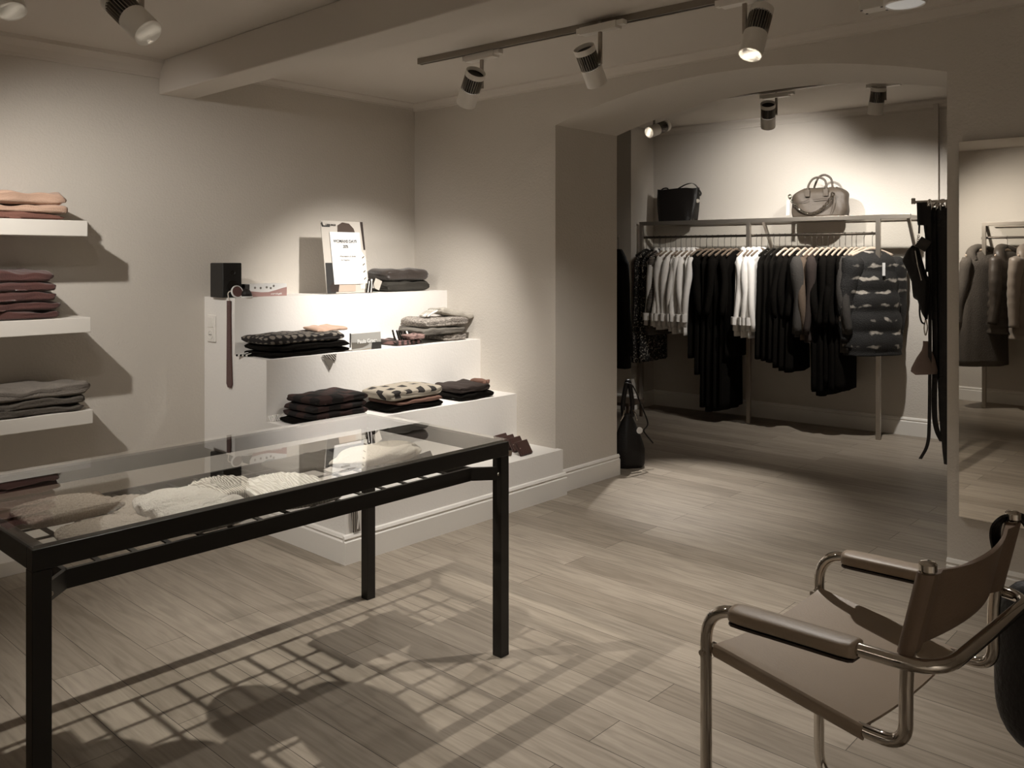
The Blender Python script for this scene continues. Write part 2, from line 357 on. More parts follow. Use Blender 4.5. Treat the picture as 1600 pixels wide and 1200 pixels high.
# ---- alcove (turned a little against the main room)
AR = math.radians(3.6); a1 = Vector((math.cos(AR), math.sin(AR))); a2 = Vector((-math.sin(AR), math.cos(AR)))
BC = Vector((7.10, 4.67))                       # inner corner, back wall meets the pier
AM = Matrix.Translation((BC.x, BC.y, 0)) @ Matrix.Rotation(AR, 4, 'Z')      # local x = into the wall, y = along the wall
def AL(x, y): return BC + a1*x + a2*y
struct(MB().box(0, 0.2, -5.5, 1.6, 0, AZ, AM).obj('wall_alcove_back', WALL))
struct(MB().box(-0.42, 0.0, 0.0, 1.6, 0, AZ, AM).obj('wall_alcove_pier', WALL))
struct(MB().box(WX+WT-0.01, 8.0, 5.9, 6.1, 0, AZ).obj('wall_alcove_left', WALL))
def bb_al(name, x0, y0, x1, y1, ox, oy):
    p, q = AL(x0, y0), AL(x1, y1); o = a1*ox+a2*oy; return baseboard(name, (p.x, p.y, 0), (q.x, q.y, 0), (o.x, o.y), h=0.145)
bb_al('baseboard_alcove', 0, -5.4, 0, 0, -1, 0)
bb_al('baseboard_pier', -0.42, 0, 0, 0, 0, -1)
bb_al('baseboard_pier_front', -0.42, -0.016, -0.42, 1.2, -1, 0)
p, q = AL(0, -5.4), AL(0, 1.2); o_ = -a1
cornice('trim_6', (p.x, p.y), (q.x, q.y), (o_.x, o_.y), AZ, 0.07)
# boxed pipe at the right end of the alcove wall
pp = P_fl(1459, 690)
MB()
loc = (Matrix.Rotation(-AR, 2) @ (Vector((7.24, 2.14))-BC))
struct(MB().box(-0.035, 0.0, -2.555, -2.52, 0.145, AZ, AM).obj('trim_7', WALL))

# ================================================================== STEPPED DISPLAY PLINTH
st = thing('display_steps', 'white plastered stepped display plinth of four tall steps built against the corner walls', 'display steps', (2.42, 3.28, 0))
STEPS = [(3.282, 0.273), (3.643, 0.572), (3.963, 0.893), (4.282, 1.204)]
prevz = 0
for i, (y, z) in enumerate(STEPS):
    x1 = 4.012 if i == 0 else WX
    o = MB().box(0, x1-2.42-(0 if i else 0), y-3.28, (YA-3.28) if i else AJ1-3.28-0.0, prevz, z).obj('step', WHITEP, st) if i == 0 else \
        MB().box(0, WX-2.42, y-3.28, YA-3.28-0.001, prevz, z).obj('step', WHITEP, st)
    prevz = z
MB().box(0, WX-2.42, AJ1-3.28, YA-3.28-0.001, 0, 0.273).obj('step', WHITEP, st)
def bb_local(p0, p1, out): return baseboard('baseboard', p0, p1, out, parent=st, k=False, h=0.135, t=0.018)
bb_local((-0.018, 0.002, 0), (4.03-2.42, 0.002, 0), (0, -1)); bb_local((0, 0.0021, 0), (0, YA-3.28, 0), (-1, 0))
# switch and socket plate on its side
a = P_x(326, 491, 2.42); b = P_x(338.5, 535, 2.42)
sw = thing('switch_plate', 'white light switch above a round socket in one frame on the plinth side', 'switch', (2.42, (a.y+b.y)/2, b.z))
hh = a.z-b.z; ww = abs(a.y-b.y)
MB().box(-0.012, 0, -ww/2, ww/2, 0, hh).obj('frame', TRIM, sw, bevel=0.006, seg=3)
MB().box(-0.017, -0.011, -ww*0.32, ww*0.32, hh*0.54, hh*0.92).obj('rocker', TRIM, sw, bevel=0.002)
MB().lathe([(0.027, 0), (0.027, 0.004), (0.021, 0.004), (0.021, 0.001), (0.0, 0.0008)], 28, T(-0.012, 0, hh*0.27, 0, 0, -PI/2)).obj('socket', TRIM, sw)
mh = MB()
for s_ in (-1, 1): mh.lathe([(0.003, 0), (0.003, 0.002)], 10, T(-0.014, s_*0.008, hh*0.27, 0, 0, -PI/2))
mh.obj('contact_hole', INK, sw)

# ================================================================== WALL SHELVES
def wall_shelf(zb, zt, xr, label):
    o = MB().box(-1.0, xr, 0, 0.30, 0, zt-zb).obj('wall_shelf', SHELFW, bevel=0.003)
    o.location = (0, YA-0.30, zb); return tag(o, label, 'shelf', 'floating wall shelves on the left wall')
wall_shelf(1.527, 1.602, 1.665, 'thick white floating wall shelf carrying tan sweaters, highest of the three')
wall_shelf(1.064, 1.137, 1.68, 'thick white floating wall shelf carrying the maroon sweaters, middle of the three')
wall_shelf(0.622, 0.690, 1.69, 'thick white floating wall shelf carrying the grey sweaters, lowest of the three')
def jumper_stack(u0, u1, z, spec, what, group, seed0=0):
    a = P_y(u0, 404, 4.42); b = P_y(u1, 404, 4.42); zz = z; n = len(spec)
    for i, (m, t, ex, colw) in enumerate(spec):
        o = folded(b.x-a.x+0.03+ex, 0.25, t, seed0+i, puff=0.35, sag=0.006).obj('folded_sweater', m, smooth=True)
        o.location = ((a.x+b.x)/2+ex/2-0.015, 4.45, zz); o.rotation_euler = (0, 0, 0.02*math.sin(i*2.3+seed0))
        pos = ['at the bottom', 'second from the bottom', 'third from the bottom', 'fourth from the bottom'][i] if i < n-1 else 'on top'
        if n == 3: pos = ['at the bottom', 'in the middle', 'on top'][i]
        tag(o, '%s folded sweater %s of the pile on the %s' % (colw, pos, what), 'sweater', group); zz += t*0.94
jumper_stack(-60, 92, 1.602, [(MAROON2, 0.030, -0.005, 'rust brown'), (TANW, 0.042, 0.01, 'light tan'), (TANW, 0.062, -0.005, 'puffy light tan')], 'top wall shelf', 'sweaters on the top wall shelf', 3)
jumper_stack(-60, 83, 1.137, [(MAROON, 0.042, 0.0, 'maroon'), (MAROON, 0.045, 0.0, 'maroon'), (MAROON, 0.050, -0.015, 'maroon'), (MAROON, 0.046, -0.015, 'maroon'), (MAROON, 0.055, -0.03, 'rounded maroon')], 'middle wall shelf', 'sweaters on the middle wall shelf', 11)
jumper_stack(-20, 122, 0.690, [(GREYW2, 0.036, -0.01, 'dark grey'), (GREYW2, 0.040, 0.0, 'dark grey'), (GREYW, 0.065, 0.02, 'soft light grey')], 'lowest wall shelf', 'sweaters on the lowest wall shelf', 23)

# ================================================================== SPOTLIGHTS AND TRACKS
def add_spot(key, parent=None):
    (p, q, W, ang, bl) = SPOTS[key]; ld = bpy.data.lights.new('spot_light', 'SPOT'); ld.energy = W; ld.spot_size = math.radians(ang); ld.spot_blend = bl
    ld.shadow_soft_size = 0.022; ld.color = LIGHTCOL
    o = bpy.data.objects.new('spot_light', ld); COL.objects.link(o); d = (Vector(q)-Vector(p)).normalized()
    o.location = Vector(p)+d*0.012; o.rotation_euler = d.to_track_quat('-Z', 'Y').to_euler(); return o
def lamp(label, lens, aim, ceil, track=True, lit=True, length=0.19, r=0.042, group='track spotlights', stem_side=0.0):
    lens = Vector(lens); d = (Vector(aim)-lens).normalized(); pivot = lens - d*length*0.55
    L_ = thing('track_spotlight', label, 'spotlight', (pivot.x, pivot.y, ceil), 0, group)
    org = Vector((pivot.x, pivot.y, ceil))
    rot = (-d).to_track_quat('Z', 'Y').to_matrix().to_4x4(); M = Matrix.Translation(lens-org) @ rot   # local z runs from lens to rear
    MB().lathe([(r, 0), (r, length*0.45), (r-0.003, length*0.45), (r-0.003, 0.012), (r-0.004, 0)], 32, M).obj('front_housing', LAMPW, L_, smooth='auto')
    MB().lathe([(0, 0.010), (r-0.004, 0.008), (r-0.004, 0.012), (0, 0.014)], 32, M).obj('lens', LENS if lit else LENSD, L_, smooth=False)
    fm = MB(); fm.lathe([(r-0.009, length*0.45), (r-0.009, length*0.86)], 32, M); fm.obj('heat_sink', LAMPB, L_, smooth='auto')
    fn = MB()
    for k in range(26):
        a = 2*PI*k/26; fn.box(r-0.011, r-0.001, -0.0011, 0.0011, length*0.45, length*0.86, M @ Matrix.Rotation(a, 4, 'Z'))
    fn.obj('cooling_fins', STEEL, L_)
    MB().lathe([(r, length*0.86), (r, length), (r-0.004, length), (r-0.005, length*0.9), (0, length*0.9)], 32, M).obj('rear_ring', [LAMPW], L_, smooth='auto')
    MB().lathe([(r-0.0055, length*0.902), (r-0.0055, length*0.905), (0, length*0.905)], 32, M).obj('rear_cover', LAMPB, L_)
    side = d.cross(Vector((0, 0, 1)))
    side = side.normalized() if side.length > 0.05 else Vector((0, 1, 0))
    if side.x < 0: side = -side
    pv = pivot-org+side*(r+0.006)
    MB().box(-0.006, 0.006, -0.008, 0.008, 0, -0.06-pv.z+0.055, T(pv.x, pv.y, pv.z-0.008)).obj('stem', STEEL, L_)
    MB().lathe([(0.009, 0), (0.009, 0.014)], 16, Matrix.Translation(pivot-org+side*(r-0.002)) @ side.to_track_quat('Z', 'Y').to_matrix().to_4x4()).obj('pivot_screw', STEEL, L_)
    if track:
        ad = MB(); ad.box(-0.024, 0.024, -0.10, 0.10, -0.062, -0.030); ad.box(-0.016, 0.016, -0.135, -0.10, -0.050, -0.030); ad.box(-0.016, 0.016, 0.10, 0.125, -0.055, -0.030)
        ad.add(*(lambda q: (q.v, q.f))(MB().box(0, 0.001, 0, 0.001, -0.04, -0.039)))
        for v_i in range(len(ad.v)): ad.v[v_i] = (ad.v[v_i][0]+pv.x, ad.v[v_i][1]+pv.y, ad.v[v_i][2])
        ad.obj('track_adapter', LAMPW, L_, bevel=0.003)
    return L_
def track(label, p0, p1, ceil, drop=0.0):
    p0, p1 = Vector(p0), Vector(p1); d = (p1-p0); n_ = Vector((-d.y, d.x)).normalized()*0.018
    t = thing('light_track', label, 'light track', (p0.x, p0.y, ceil))
    L2 = d.length; a = math.atan2(d.y, d.x); M = Matrix.Rotation(a, 4, 'Z')
    m = MB(); m.box(0, L2, -0.018, -0.006, -0.030, 0, M); m.box(0, L2, 0.006, 0.018, -0.030, 0, M); m.box(0, L2, -0.006, 0.006, -0.012, 0, M)
    m.obj('rail', TRACKM, t); MB().box(-0.004, 0.0, -0.019, 0.019, -0.031, 0, M).obj('end_cap', TRACKM, t); return t
te = P_fl(657, 98, CZ-0.02); te2 = P_fl(1140, 0, CZ-0.02); tx = (te.x+te2.x)/2
track('long dark metal light track along the ceiling carrying three spotlights over the room', (te.x+0.0, te.y), (te2.x+(te2.x-te.x)*1.2, YS+1.0), CZ)
track('light track on the ceiling left of the beam near the left wall', (-0.4, 3.02), (1.9, 3.02), CZ)
ta = P_fl(1085, 158, AZ-0.02); tb = P_fl(1360, 122, AZ-0.02)
track('light track on the alcove ceiling behind the arch', (ta.x+(ta.x-tb.x)*0.35, ta.y+(ta.y-tb.y)*0.35), (tb.x, tb.y), AZ)
def place_lamp(key, label, lit, ceil, track_=True, **k):
    (p, q, W, ang, bl) = SPOTS[key]; return lamp(label, p, q, ceil, track_, lit, **k)
LP = {}
def lamp_px(key, lens_uv, rear_uv, dist_lens, dist_rear, label, lit, ceil, **k):
    """spotlight whose lens and rear lie on the given sight lines at the given distances along the view"""
    def at(uv, f): r = (uv[0]-800)/FPX*f; return Vector((r*D1.x+f*D1.y, r*D2.x+f*D2.y, H+(HY-uv[1])/FPX*f))
    a_, b_ = at(lens_uv, dist_lens), at(rear_uv, dist_rear); d = (a_-b_).normalized()
    return lamp(label, a_, a_+d, ceil, True, lit, length=(a_-b_).length, **k)
lamp_px('left_key', (232, 52), (178, -2), 2.88, 2.93, 'white spotlight with black cooling fins at the upper left, lens turned to the viewer', False, CZ, r=0.050)
lamp_px('left_mid', (18, 18), (-2, -50), 2.75, 2.80, 'white spotlight cut by the upper left corner of the view, beside the other left lamp', False, CZ, r=0.046)
lamp('white spotlight on the left track outside the view, aimed at the wall shelves', SPOTS['left_wall'][0], SPOTS['left_wall'][1], CZ)
lamp_px('track_a', (728, 162), (744, 112), 4.45, 4.33, 'white finned spotlight nearest the end of the ceiling track, tilted away to the plinth', False, CZ, r=0.051)
lamp_px('track_b', (933, 131), (912, 74), 3.95, 3.86, 'white finned spotlight in the middle of the main ceiling track', False, CZ, r=0.049)
lamp_px('track_c', (1172, 86), (1191, 14), 3.36, 3.43, 'large white finned spotlight in front of the arch, its lens glowing', True, CZ, r=0.047)
lamp_px('alcove_a', (1014, 207), (1042, 196), 6.85, 6.98, 'white spotlight at the left of the arch with a bright glowing lens', True, AZ, r=0.046)
lamp_px('alcove_b', (1200, 198), (1200, 162), 6.45, 6.33, 'short white finned spotlight in the middle of the alcove', False, AZ, r=0.053)
lamp_px('alcove_c', (1367, 178), (1373, 136), 6.0, 5.93, 'dim white finned spotlight at the right side of the alcove', False, AZ, r=0.05)
lamp('added fill spotlight out of view, aimed at the rack of winter coats', SPOTS['fill_back'][0], SPOTS['fill_back'][1], CZ)  # invented lamp out of view: lights the coats, bounces fill onto the beam
lamp('added fill spotlight behind the viewer, bouncing light off the near wall', SPOTS['fill_near'][0], SPOTS['fill_near'][1], CZ)  # invented lamp behind the camera, only for soft bounce into the room
for k in SPOTS: add_spot(k)
# round ceiling lamp with its box, top right
dl = P_fl(1414, 6, 2.38)
rd = thing('ceiling_lamp', 'round drum ceiling lamp with a frosted glowing face beside a square junction box', 'ceiling lamp', (dl.x, dl.y, CZ))
MB().lathe([(0.075, 0), (0.075, -0.12), (0.070, -0.125), (0.068, -0.118), (0.0, -0.118)], 40).obj('drum', LAMPW, rd, smooth='auto')
MB().lathe([(0.068, -0.119), (0.060, -0.124), (0, -0.127)], 40).obj('diffuser', mat('diffuser_glass', (0.7, 0.69, 0.66), 0.4, emit=(1, 0.97, 0.92), estr=0.22), rd, smooth=True)
bx = P_fl(1366, 16, 2.38)
o = MB().box(-0.035, 0.035, -0.045, 0.045, -0.12, 0).obj('junction_box', LAMPW, bevel=0.003); o.location = (bx.x, bx.y, CZ)
tag(o, 'small square metal junction box on the ceiling left of the round lamp', 'junction box')
o2 = MB()
for sx, sy in ((-0.028, -0.038), (0.028, -0.038), (-0.028, 0.038), (0.028, 0.038)): o2.lathe([(0.005, -0.122), (0.005, -0.12)], 10, T(sx, sy))
o2.obj('screw', WIRE, o)

# ================================================================== GLASS TABLE
TX0, TX1, TY0, TY1, TZ = 0.690, 2.262, 2.100, 2.905, 0.765
tb_ = thing('glass_table', 'long black steel display table with a clear glass top over a slatted tray', 'table', ((TX0+TX1)/2, (TY0+TY1)/2, 0))
O = Vector(((TX0+TX1)/2, (TY0+TY1)/2)); X0, X1, Y0, Y1 = TX0-O.x, TX1-O.x, TY0-O.y, TY1-O.y; LG = 0.042
for x in (X0, X1-LG):
    for y in (Y0, Y1-LG): MB().box(x, x+LG, y, y+LG, 0, TZ-0.05).obj('leg', BLKM, tb_, bevel=0.002)
fr = MB(); fz0, fz1 = TZ-0.05, TZ
fr.box(X0, X1, Y0, Y0+0.035, fz0, fz1); fr.box(X0, X1, Y1-0.035, Y1, fz0, fz1); fr.box(X0, X0+0.035, Y0+0.035, Y1-0.035, fz0, fz1); fr.box(X1-0.035, X1, Y0+0.035, Y1-0.035, fz0, fz1)
fr.obj('top_frame', BLKM, tb_, bevel=0.002)
MB().box(X0+0.004, X1-0.004, Y0+0.004, Y1-0.004, TZ+0.0005, TZ+0.0085).obj('glass_top', GLASS, tb_)
# tray rail with chamfered corners
ty0, ty1, tx0, tx1, ch = 2.185-O.y, 2.80-O.y, X0+0.10, X1-0.11, 0.085
rz0, rz1 = 0.630, 0.676
mid = [(X0+LG, Y0+0.03), (tx0+0.0, ty0), (tx1, ty0), (X1-LG*0.5, Y0+0.034)]
rl = MB()
def bar(mb, p, q, th, z0, z1):
    p, q = Vector(p), Vector(q); d = (q-p).normalized(); n_ = Vector((-d.y, d.x))*th/2
    mb.prism([tuple(p-n_), tuple(q-n_), tuple(q+n_), tuple(p+n_)], z0, z1)
c = [(X0+LG*0.9, Y0+LG*0.6), (tx0, ty0), (tx1, ty0), (X1-LG*0.9, Y0+LG*0.6)]
d_ = [(X0+LG*0.9, Y1-LG*0.6), (tx0, ty1), (tx1, ty1), (X1-LG*0.9, Y1-LG*0.6)]
for L_ in (c, d_):
    for i in range(3): bar(rl, L_[i], L_[i+1], 0.012, rz0, rz1)
bar(rl, (tx0, ty0), (tx0, ty1), 0.012, rz0, rz1); bar(rl, (tx1, ty0), (tx1, ty1), 0.012, rz0, rz1)
rl.obj('tray_rail', BLKM, tb_)
gr = MB(); nx_ = 15; ny_ = 6
for i in range(1, nx_):
    x = tx0+(tx1-tx0)*i/nx_; gr.box(x-0.007, x+0.007, ty0, ty1, 0.664, 0.668)
for j in range(1, ny_):
    y = ty0+(ty1-ty0)*j/ny_; gr.box(tx0, tx1, y-0.006, y+0.006, 0.668, 0.672)
gr.obj('tray_lattice', BLKM, tb_)
for x, y in ((X0+LG+0.001, Y0+LG*0.55), (X1-LG-0.001, Y0+LG*0.55)):
    sg = -1 if x > 0 else 1
    MB().lathe([(0.006, 0), (0.005, 0.003), (0, 0.004)], 12, T(x, y-0.012, 0.653, 0, PI/2)).obj('bolt', STEEL, tb_)

# ---- hats and scarf on the tray
def beanie(w, L, t, kind, seed=0, cuff=0.06):
    nx = 96; ny = 72; R = random.Random(seed); ph = R.uniform(0, 6); top = []; 
    rings = []
    for j in range(ny+1):
        y = j/ny
        hw = w/2*(1.0 if y < 0.45 else math.sqrt(max(0.0, 1-((y-0.45)/0.55)**2.3))) * (1+0.03*math.sin(7*y+ph)); hw = max(hw, 0.003)
        tt = t*(0.75+0.25*math.sin(PI*min(1, y*1.1)))*(1 if y < 0.8 else math.sqrt(max(0.02, 1-((y-0.8)/0.2)**2*0.98)))
        if y*L < cuff: tt *= 1.22; hw *= 1.03
        ring = []
        for k in range(nx):
            a = 2*PI*k/nx; c, s_ = math.cos(a), math.sin(a); x = c*hw; z = tt/2+math.copysign(abs(s_)**0.7, s_)*tt/2
            if s_ > 0:
                if kind == 'rib': z += 0.0022*math.sin(c*hw*520)
                elif kind == 'cable': z += 0.012*abs(math.sin(x*44+1.6*math.sin(y*15)))**0.7*abs(math.sin(y*17+ph+x*9))**0.6
                else: z += 0.0025*math.sin(x*190)*math.sin(y*L*260)
                if kind == 'rib': z += 0.0035*math.sin(38*math.hypot(c*hw/w*2, (y-0.2))) * (1 if y > 0.3 else 0)
            ring.append((x, y*L, max(z, 0)))
        rings.append(ring)
    return MB().loft(rings)
WKNIT = mat('cream_knit', (0.66, 0.625, 0.575), 0.95, bump=0.8, bscale=160, sheen=0.2)
GKNIT = pattern('taupe_knit', (0.20, 0.165, 0.13), (0.42, 0.355, 0.30), 'noise', 170, thr=0.5, soft=0.3, bump=0.9)
GKNIT2 = mat('grey_knit', (0.32, 0.275, 0.23), 0.95, bump=0.8, bscale=140)
RIBG = pattern('ribbed_grey_knit', (0.30, 0.265, 0.23), (0.74, 0.70, 0.64), 'wave', 42, thr=0.45, soft=0.35, bump=0.8, axis='X')
RIBW = pattern('ribbed_cream_knit', (0.60, 0.56, 0.50), (0.86, 0.83, 0.78), 'wave', 38, thr=0.4, soft=0.4, bump=0.8, axis='X')
CREAM = mat('cream_wool', (0.66, 0.60, 0.52), 0.95, bump=0.5, bscale=110, sheen=0.2)
TRZ = 0.672
def hat(x, y, w, L, t, kind, m, rz, label, z=TRZ, seed=0):
    o = beanie(w, L, t, kind, seed).obj('knitted_hat', m, smooth=True); o.location = (x, y, z); o.rotation_euler = (0, 0, rz)
    return tag(o, label, 'hat', 'knitted hats in the glass table')
hat(0.945, 2.50, 0.25, 0.24, 0.034, 'knit', GKNIT, 0.12, 'thick taupe knitted hat overlapping the grey one at the left end of the tray', seed=1, z=TRZ+0.022)
hat(0.985, 2.31, 0.25, 0.22, 0.026, 'knit', GKNIT2, 0.10, 'grey knitted hat nearest the front rail at the left end of the tray', seed=2)
hat(1.205, 2.21, 0.235, 0.38, 0.058, 'cable', WKNIT, 0.06, 'white chunky cable knit hat in the glass table', seed=3)
hat(1.13, 2.46, 0.17, 0.24, 0.030, 'knit', GKNIT2, 0.18, 'grey knitted hat half hidden behind the white chunky hat', seed=4)
hat(1.385, 2.42, 0.19, 0.27, 0.034, 'rib', RIBG, -0.1, 'grey and cream ribbed knit hat between the two white hats', seed=5)
hat(1.485, 2.21, 0.235, 0.36, 0.045, 'rib', RIBW, -0.20, 'cream ribbed knit hat with arched ribs in the glass table', seed=6)
# cream rolled scarf bundle
def bundle():
    rings = []; n = 40
    for i in range(31):
        x = -1+2*i/30; e = math.sqrt(max(0.03, 1-abs(x)**3)); ring = []
        for k in range(n):
            a = 2*PI*k/n; r = 1+0.10*math.sin(3*a+2*x)+0.06*math.sin(6*a+4*x)
            ring.append((x*0.185+0.02*math.sin(a*2), math.cos(a)*0.095*e*r, max(0, 0.032+math.sin(a)*0.033*e*r)))
        rings.append(ring)
    return MB().loft(rings)
bd = bundle().obj('folded_scarf', CREAM, smooth=True); bd.location = (1.98, 2.50, TRZ); bd.rotation_euler = (0, 0, 0.05); tag(bd, 'pale cream wool scarf folded into a soft roll under the glass top', 'scarf')
o = folded(0.28, 0.20, 0.02, 77, groove=False).obj('folded_scarf', CHARC, smooth=True); o.location = (1.80, 2.66, TRZ); tag(o, 'flat charcoal folded scarf in the tray behind the cream roll', 'scarf')
o = folded(0.34, 0.20, 0.025, 78, groove=False).obj('folded_scarf', SKIRT_BROWN, smooth=True); o.location = (0.93, 2.68, TRZ); tag(o, 'dark brown folded scarf in the tray at the far left corner', 'scarf')

# ================================================================== GOODS ON THE STEPS
S4, S3, S2, S1 = STEPS
# --- top step
def yx(u, Y): return P_y(u, 404, Y).x
sp_x0, sp_x1 = yx(348, 4.36), yx(378, 4.36)
spk = thing('speaker', 'small black box loudspeaker at the left end of the top step', 'speaker', ((sp_x0+sp_x1)/2, 4.43, S1[1]))
sw_ = (sp_x1-sp_x0)/2
MB().box(-sw_, sw_, -0.07, 0.07, 0, 0.192).obj('cabinet', mat('speaker_black', (0.012, 0.011, 0.010), 0.45), spk, bevel=0.006, seg=3)
MB().lathe([(0.034, 0), (0.034, 0.003), (0.026, -0.006), (0.012, -0.012), (0, -0.006)], 28, T(0, -0.0705, 0.062, 0, PI/2)).obj('woofer', BLKM, spk, smooth='auto')
MB().lathe([(0.016, 0), (0.016, 0.003), (0.008, -0.004), (0, 0.001)], 24, T(0, -0.0705, 0.138, 0, PI/2)).obj('tweeter', BLKM, spk, smooth='auto')
# shoehorn strap over the side
a = P_x(356, 470, 2.405); b = P_x(358, 606, 2.405)
sh = MB(); pts = [(0, 0, 0), (0.0, 0, -0.1), (0.0, -0.002, -0.3), (0, -0.006, b.z-a.z+0.02), (0, -0.007, b.z-a.z)]
wd = [0.018, 0.018, 0.022, 0.028, 0.016]; rings = []
for (x, y, z), w_ in zip(pts, wd): rings.append([(-0.003, y-w_/2*2.0, z), (0.003, y-w_/2*2.0, z), (0.003, y+w_/2*2.0, z), (-0.003, y+w_/2*2.0, z)])
sh.loft(rings); so = thing('leather_strap', 'long dark reddish leather strap hanging down the side of the steps below the speaker', 'strap', (2.411, a.y, a.z))
sh.obj('strap', MAROON, so)
lp = [(0.0, 0, 0), (-0.004, 0, 0.03)] + [(0.012+0.018*math.cos(t), 0.0, 0.034+0.018*math.sin(t)) for t in [PI-0.2*i*PI for i in range(0, 7)]]
MB().tube(curve_pts(lp, 4), 0.003, 8).obj('loop', CREAM, so)
# round tins
rt = thing('round_case', 'small dark red round case with a pale rim leaning against the speaker', 'case', (yx(371, 4.31), 4.315, S1[1]))
MB().lathe([(0.030, -0.006), (0.030, 0.006)], 32, T(0, 0, 0.031, 0, PI/2-0.2)).obj('lid', MAROON, rt, smooth='auto')
MB().lathe([(0.033, -0.007), (0.035, 0), (0.033, 0.007), (0.030, 0.007), (0.030, -0.007)], 32, T(0, 0, 0.034, 0, PI/2-0.2)).obj('rim', PAPER, rt, smooth='auto')
dm = thing('bell_trinket', 'black dome shaped trinket with a white base ring beside the cardboard box', 'trinket', (yx(386, 4.30), 4.31, S1[1]))
MB().lathe([(0.034, 0), (0.036, 0.006), (0.033, 0.008)], 32).obj('base_ring', PAPER, dm, smooth='auto')
MB().lathe([(0.033, 0.008), (0.029, 0.026), (0.018, 0.044), (0.006, 0.050), (0, 0.051)], 32).obj('dome', BLACKL, dm, smooth=True)
# cardboard box
bx0, bx1 = yx(390, 4.33), yx(448, 4.33)
cb = thing('cardboard_box', 'flat white cardboard box with a mauve wave and printed flowers on the top step', 'box', ((bx0+bx1)/2, 4.40, S1[1]), 0.0)
hw = (bx1-bx0)/2
MB().box(-hw, hw, -0.07, 0.07, 0, 0.072).obj('carton', PAPER, cb, bevel=0.001)
wv = [(-hw, 0.002)] + [(hw, 0.002)] + [(x, z) for x, z in [(hw, 0.052), (hw*0.8, 0.048), (hw*0.4, 0.036), (0, 0.026), (-hw*0.4, 0.026), (-hw, 0.034)]]
MB().prism(wv, 0, 0.0006, T(0, -0.0702, 0, 0, PI/2)).obj('wave_print', mat('mauve_print', (0.36, 0.22, 0.20), 0.6), cb)
fl_ = MB()
for i, (fx, fz) in enumerate([(-hw*0.72, 0.052), (-hw*0.42, 0.050), (-hw*0.1, 0.053), (hw*0.12, 0.048), (hw*0.28, 0.060)]):
    for k in range(5): fl_.lathe([(0.003, 0), (0.003, 0.0006)], 10, T(fx+0.004*math.cos(k*1.257), -0.0702, fz+0.004*math.sin(k*1.257), 0, PI/2))
fl_.obj('flower_print', CARD, cb)
text_obj('secret & gold', 0.013, 'lettering', PAPER, cb, T(hw*0.42, -0.0712, 0.011, 0, PI/2))
MB().prism([(-0.07, 0), (0.07, 0), (0.07, 0.072), (-0.07, 0.072)], 0, 0.0005, T(-hw-0.0006, 0, 0, PI/2, PI/2) if False else Matrix.Translation((-hw-0.0006, 0, 0)) @ Matrix.Rotation(PI/2, 4, 'Z') @ Matrix.Rotation(PI/2, 4, 'X')).obj('side_print', CHARC, cb)
# poster and notice
def quad_frame(tl, tr, br_, bl_, Yb, tilt):
    """poster leaning with its base at Yb; returns origin, width, height, rotation"""
    a = P_y(bl_[0], bl_[1], Yb); b = P_y(br_[0], br_[1], Yb); return a, b
po = thing('poster_stand', 'tilted fashion photo poster standing on the top step with a white notice stuck on it', 'poster', (yx(545, 4.335), 4.335, S1[1]))
Yp = 4.335; tl = math.radians(9)
pw = yx(578, Yp)-yx(512, Yp); ph_ = (P_y(545, 347, Yp+0.05).z-S1[1])/math.cos(tl); lean = 0.0
PM = T(-0.0, 0, 0.004) @ Matrix.Rotation(-tl, 4, 'X') @ Matrix.Rotation(lean, 4, 'Y')     # local: x right, z up
def flatp(poly, d, name, m, par=po, M=PM): return MB().prism(poly, 0, 0.0008, M @ Matrix.Translation((0, -d, 0)) @ Matrix.Rotation(PI/2, 4, 'X')).obj(name, m, par)
MB().box(-pw/2, pw/2, 0, 0.004, 0, ph_, PM).obj('poster_board', mat('poster_grey', (0.50, 0.46, 0.41), 0.5), po)
PL = lambda pts: [(-pw/2+pw*x, ph_*z) for x, z in pts]
flatp(PL([(0.36, 0.80), (0.80, 0.80), (0.76, 0.9), (0.66, 0.97), (0.50, 0.985), (0.38, 0.94)]), 0.001, 'hair_print', mat('hair_print', (0.06, 0.04, 0.03), 0.5))
flatp(PL([(0, 0), (0.20, 0), (0.22, 0.42), (0.02, 0.42)]), 0.001, 'shade_print', INK)
flatp(PL([(0.10, 0.02), (0.55, 0.02), (0.60, 0.20), (0.22, 0.18), (0.06, 0.1)]), 0.0018, 'trouser_print', DARKBR)
flatp(PL([(0.80, 0.05), (0.98, 0.05), (0.98, 0.5), (0.86, 0.62), (0.78, 0.35)]), 0.001, 'coat_print', mat('print_light', (0.78, 0.74, 0.66), 0.5))
for q in range(4): flatp(PL([(0.82, 0.14+0.1*q), (0.95, 0.2+0.1*q), (0.95, 0.215+0.1*q), (0.82, 0.16+0.1*q)]), 0.0018, 'fold_print', SKIRT_BROWN)
flatp(PL([(0.955, 0.6), (0.995, 0.6), (0.995, 1.0), (0.93, 1.0)]), 0.001, 'edge_print', DARKBR)
flatp(PL([(0.26, 0.02), (0.66, 0.02), (0.68, 0.12), (0.30, 0.13)]), 0.0024, 'hand_print', mat('print_skin', (0.45, 0.36, 0.29), 0.5))
flatp(PL([(0.0, 0.96), (0.03, 0.99), (0.05, 0.935), (0.20, 0.93), (0.20, 0.915), (0.02, 0.915)]), 0.001, 'emblem', INK)
text_obj('LIEBLINGS', 0.017, 'lettering', INK, po, PM @ Matrix.Translation((-pw*0.28, -0.002, ph_*0.93)) @ Matrix.Rotation(PI/2, 4, 'X'))
NM = PM @ Matrix.Translation((0, -0.006, 0))
nx0, nx1, nz0, nz1 = -pw*0.5+pw*0.17, -pw*0.5+pw*0.88, ph_*0.12, ph_*0.845
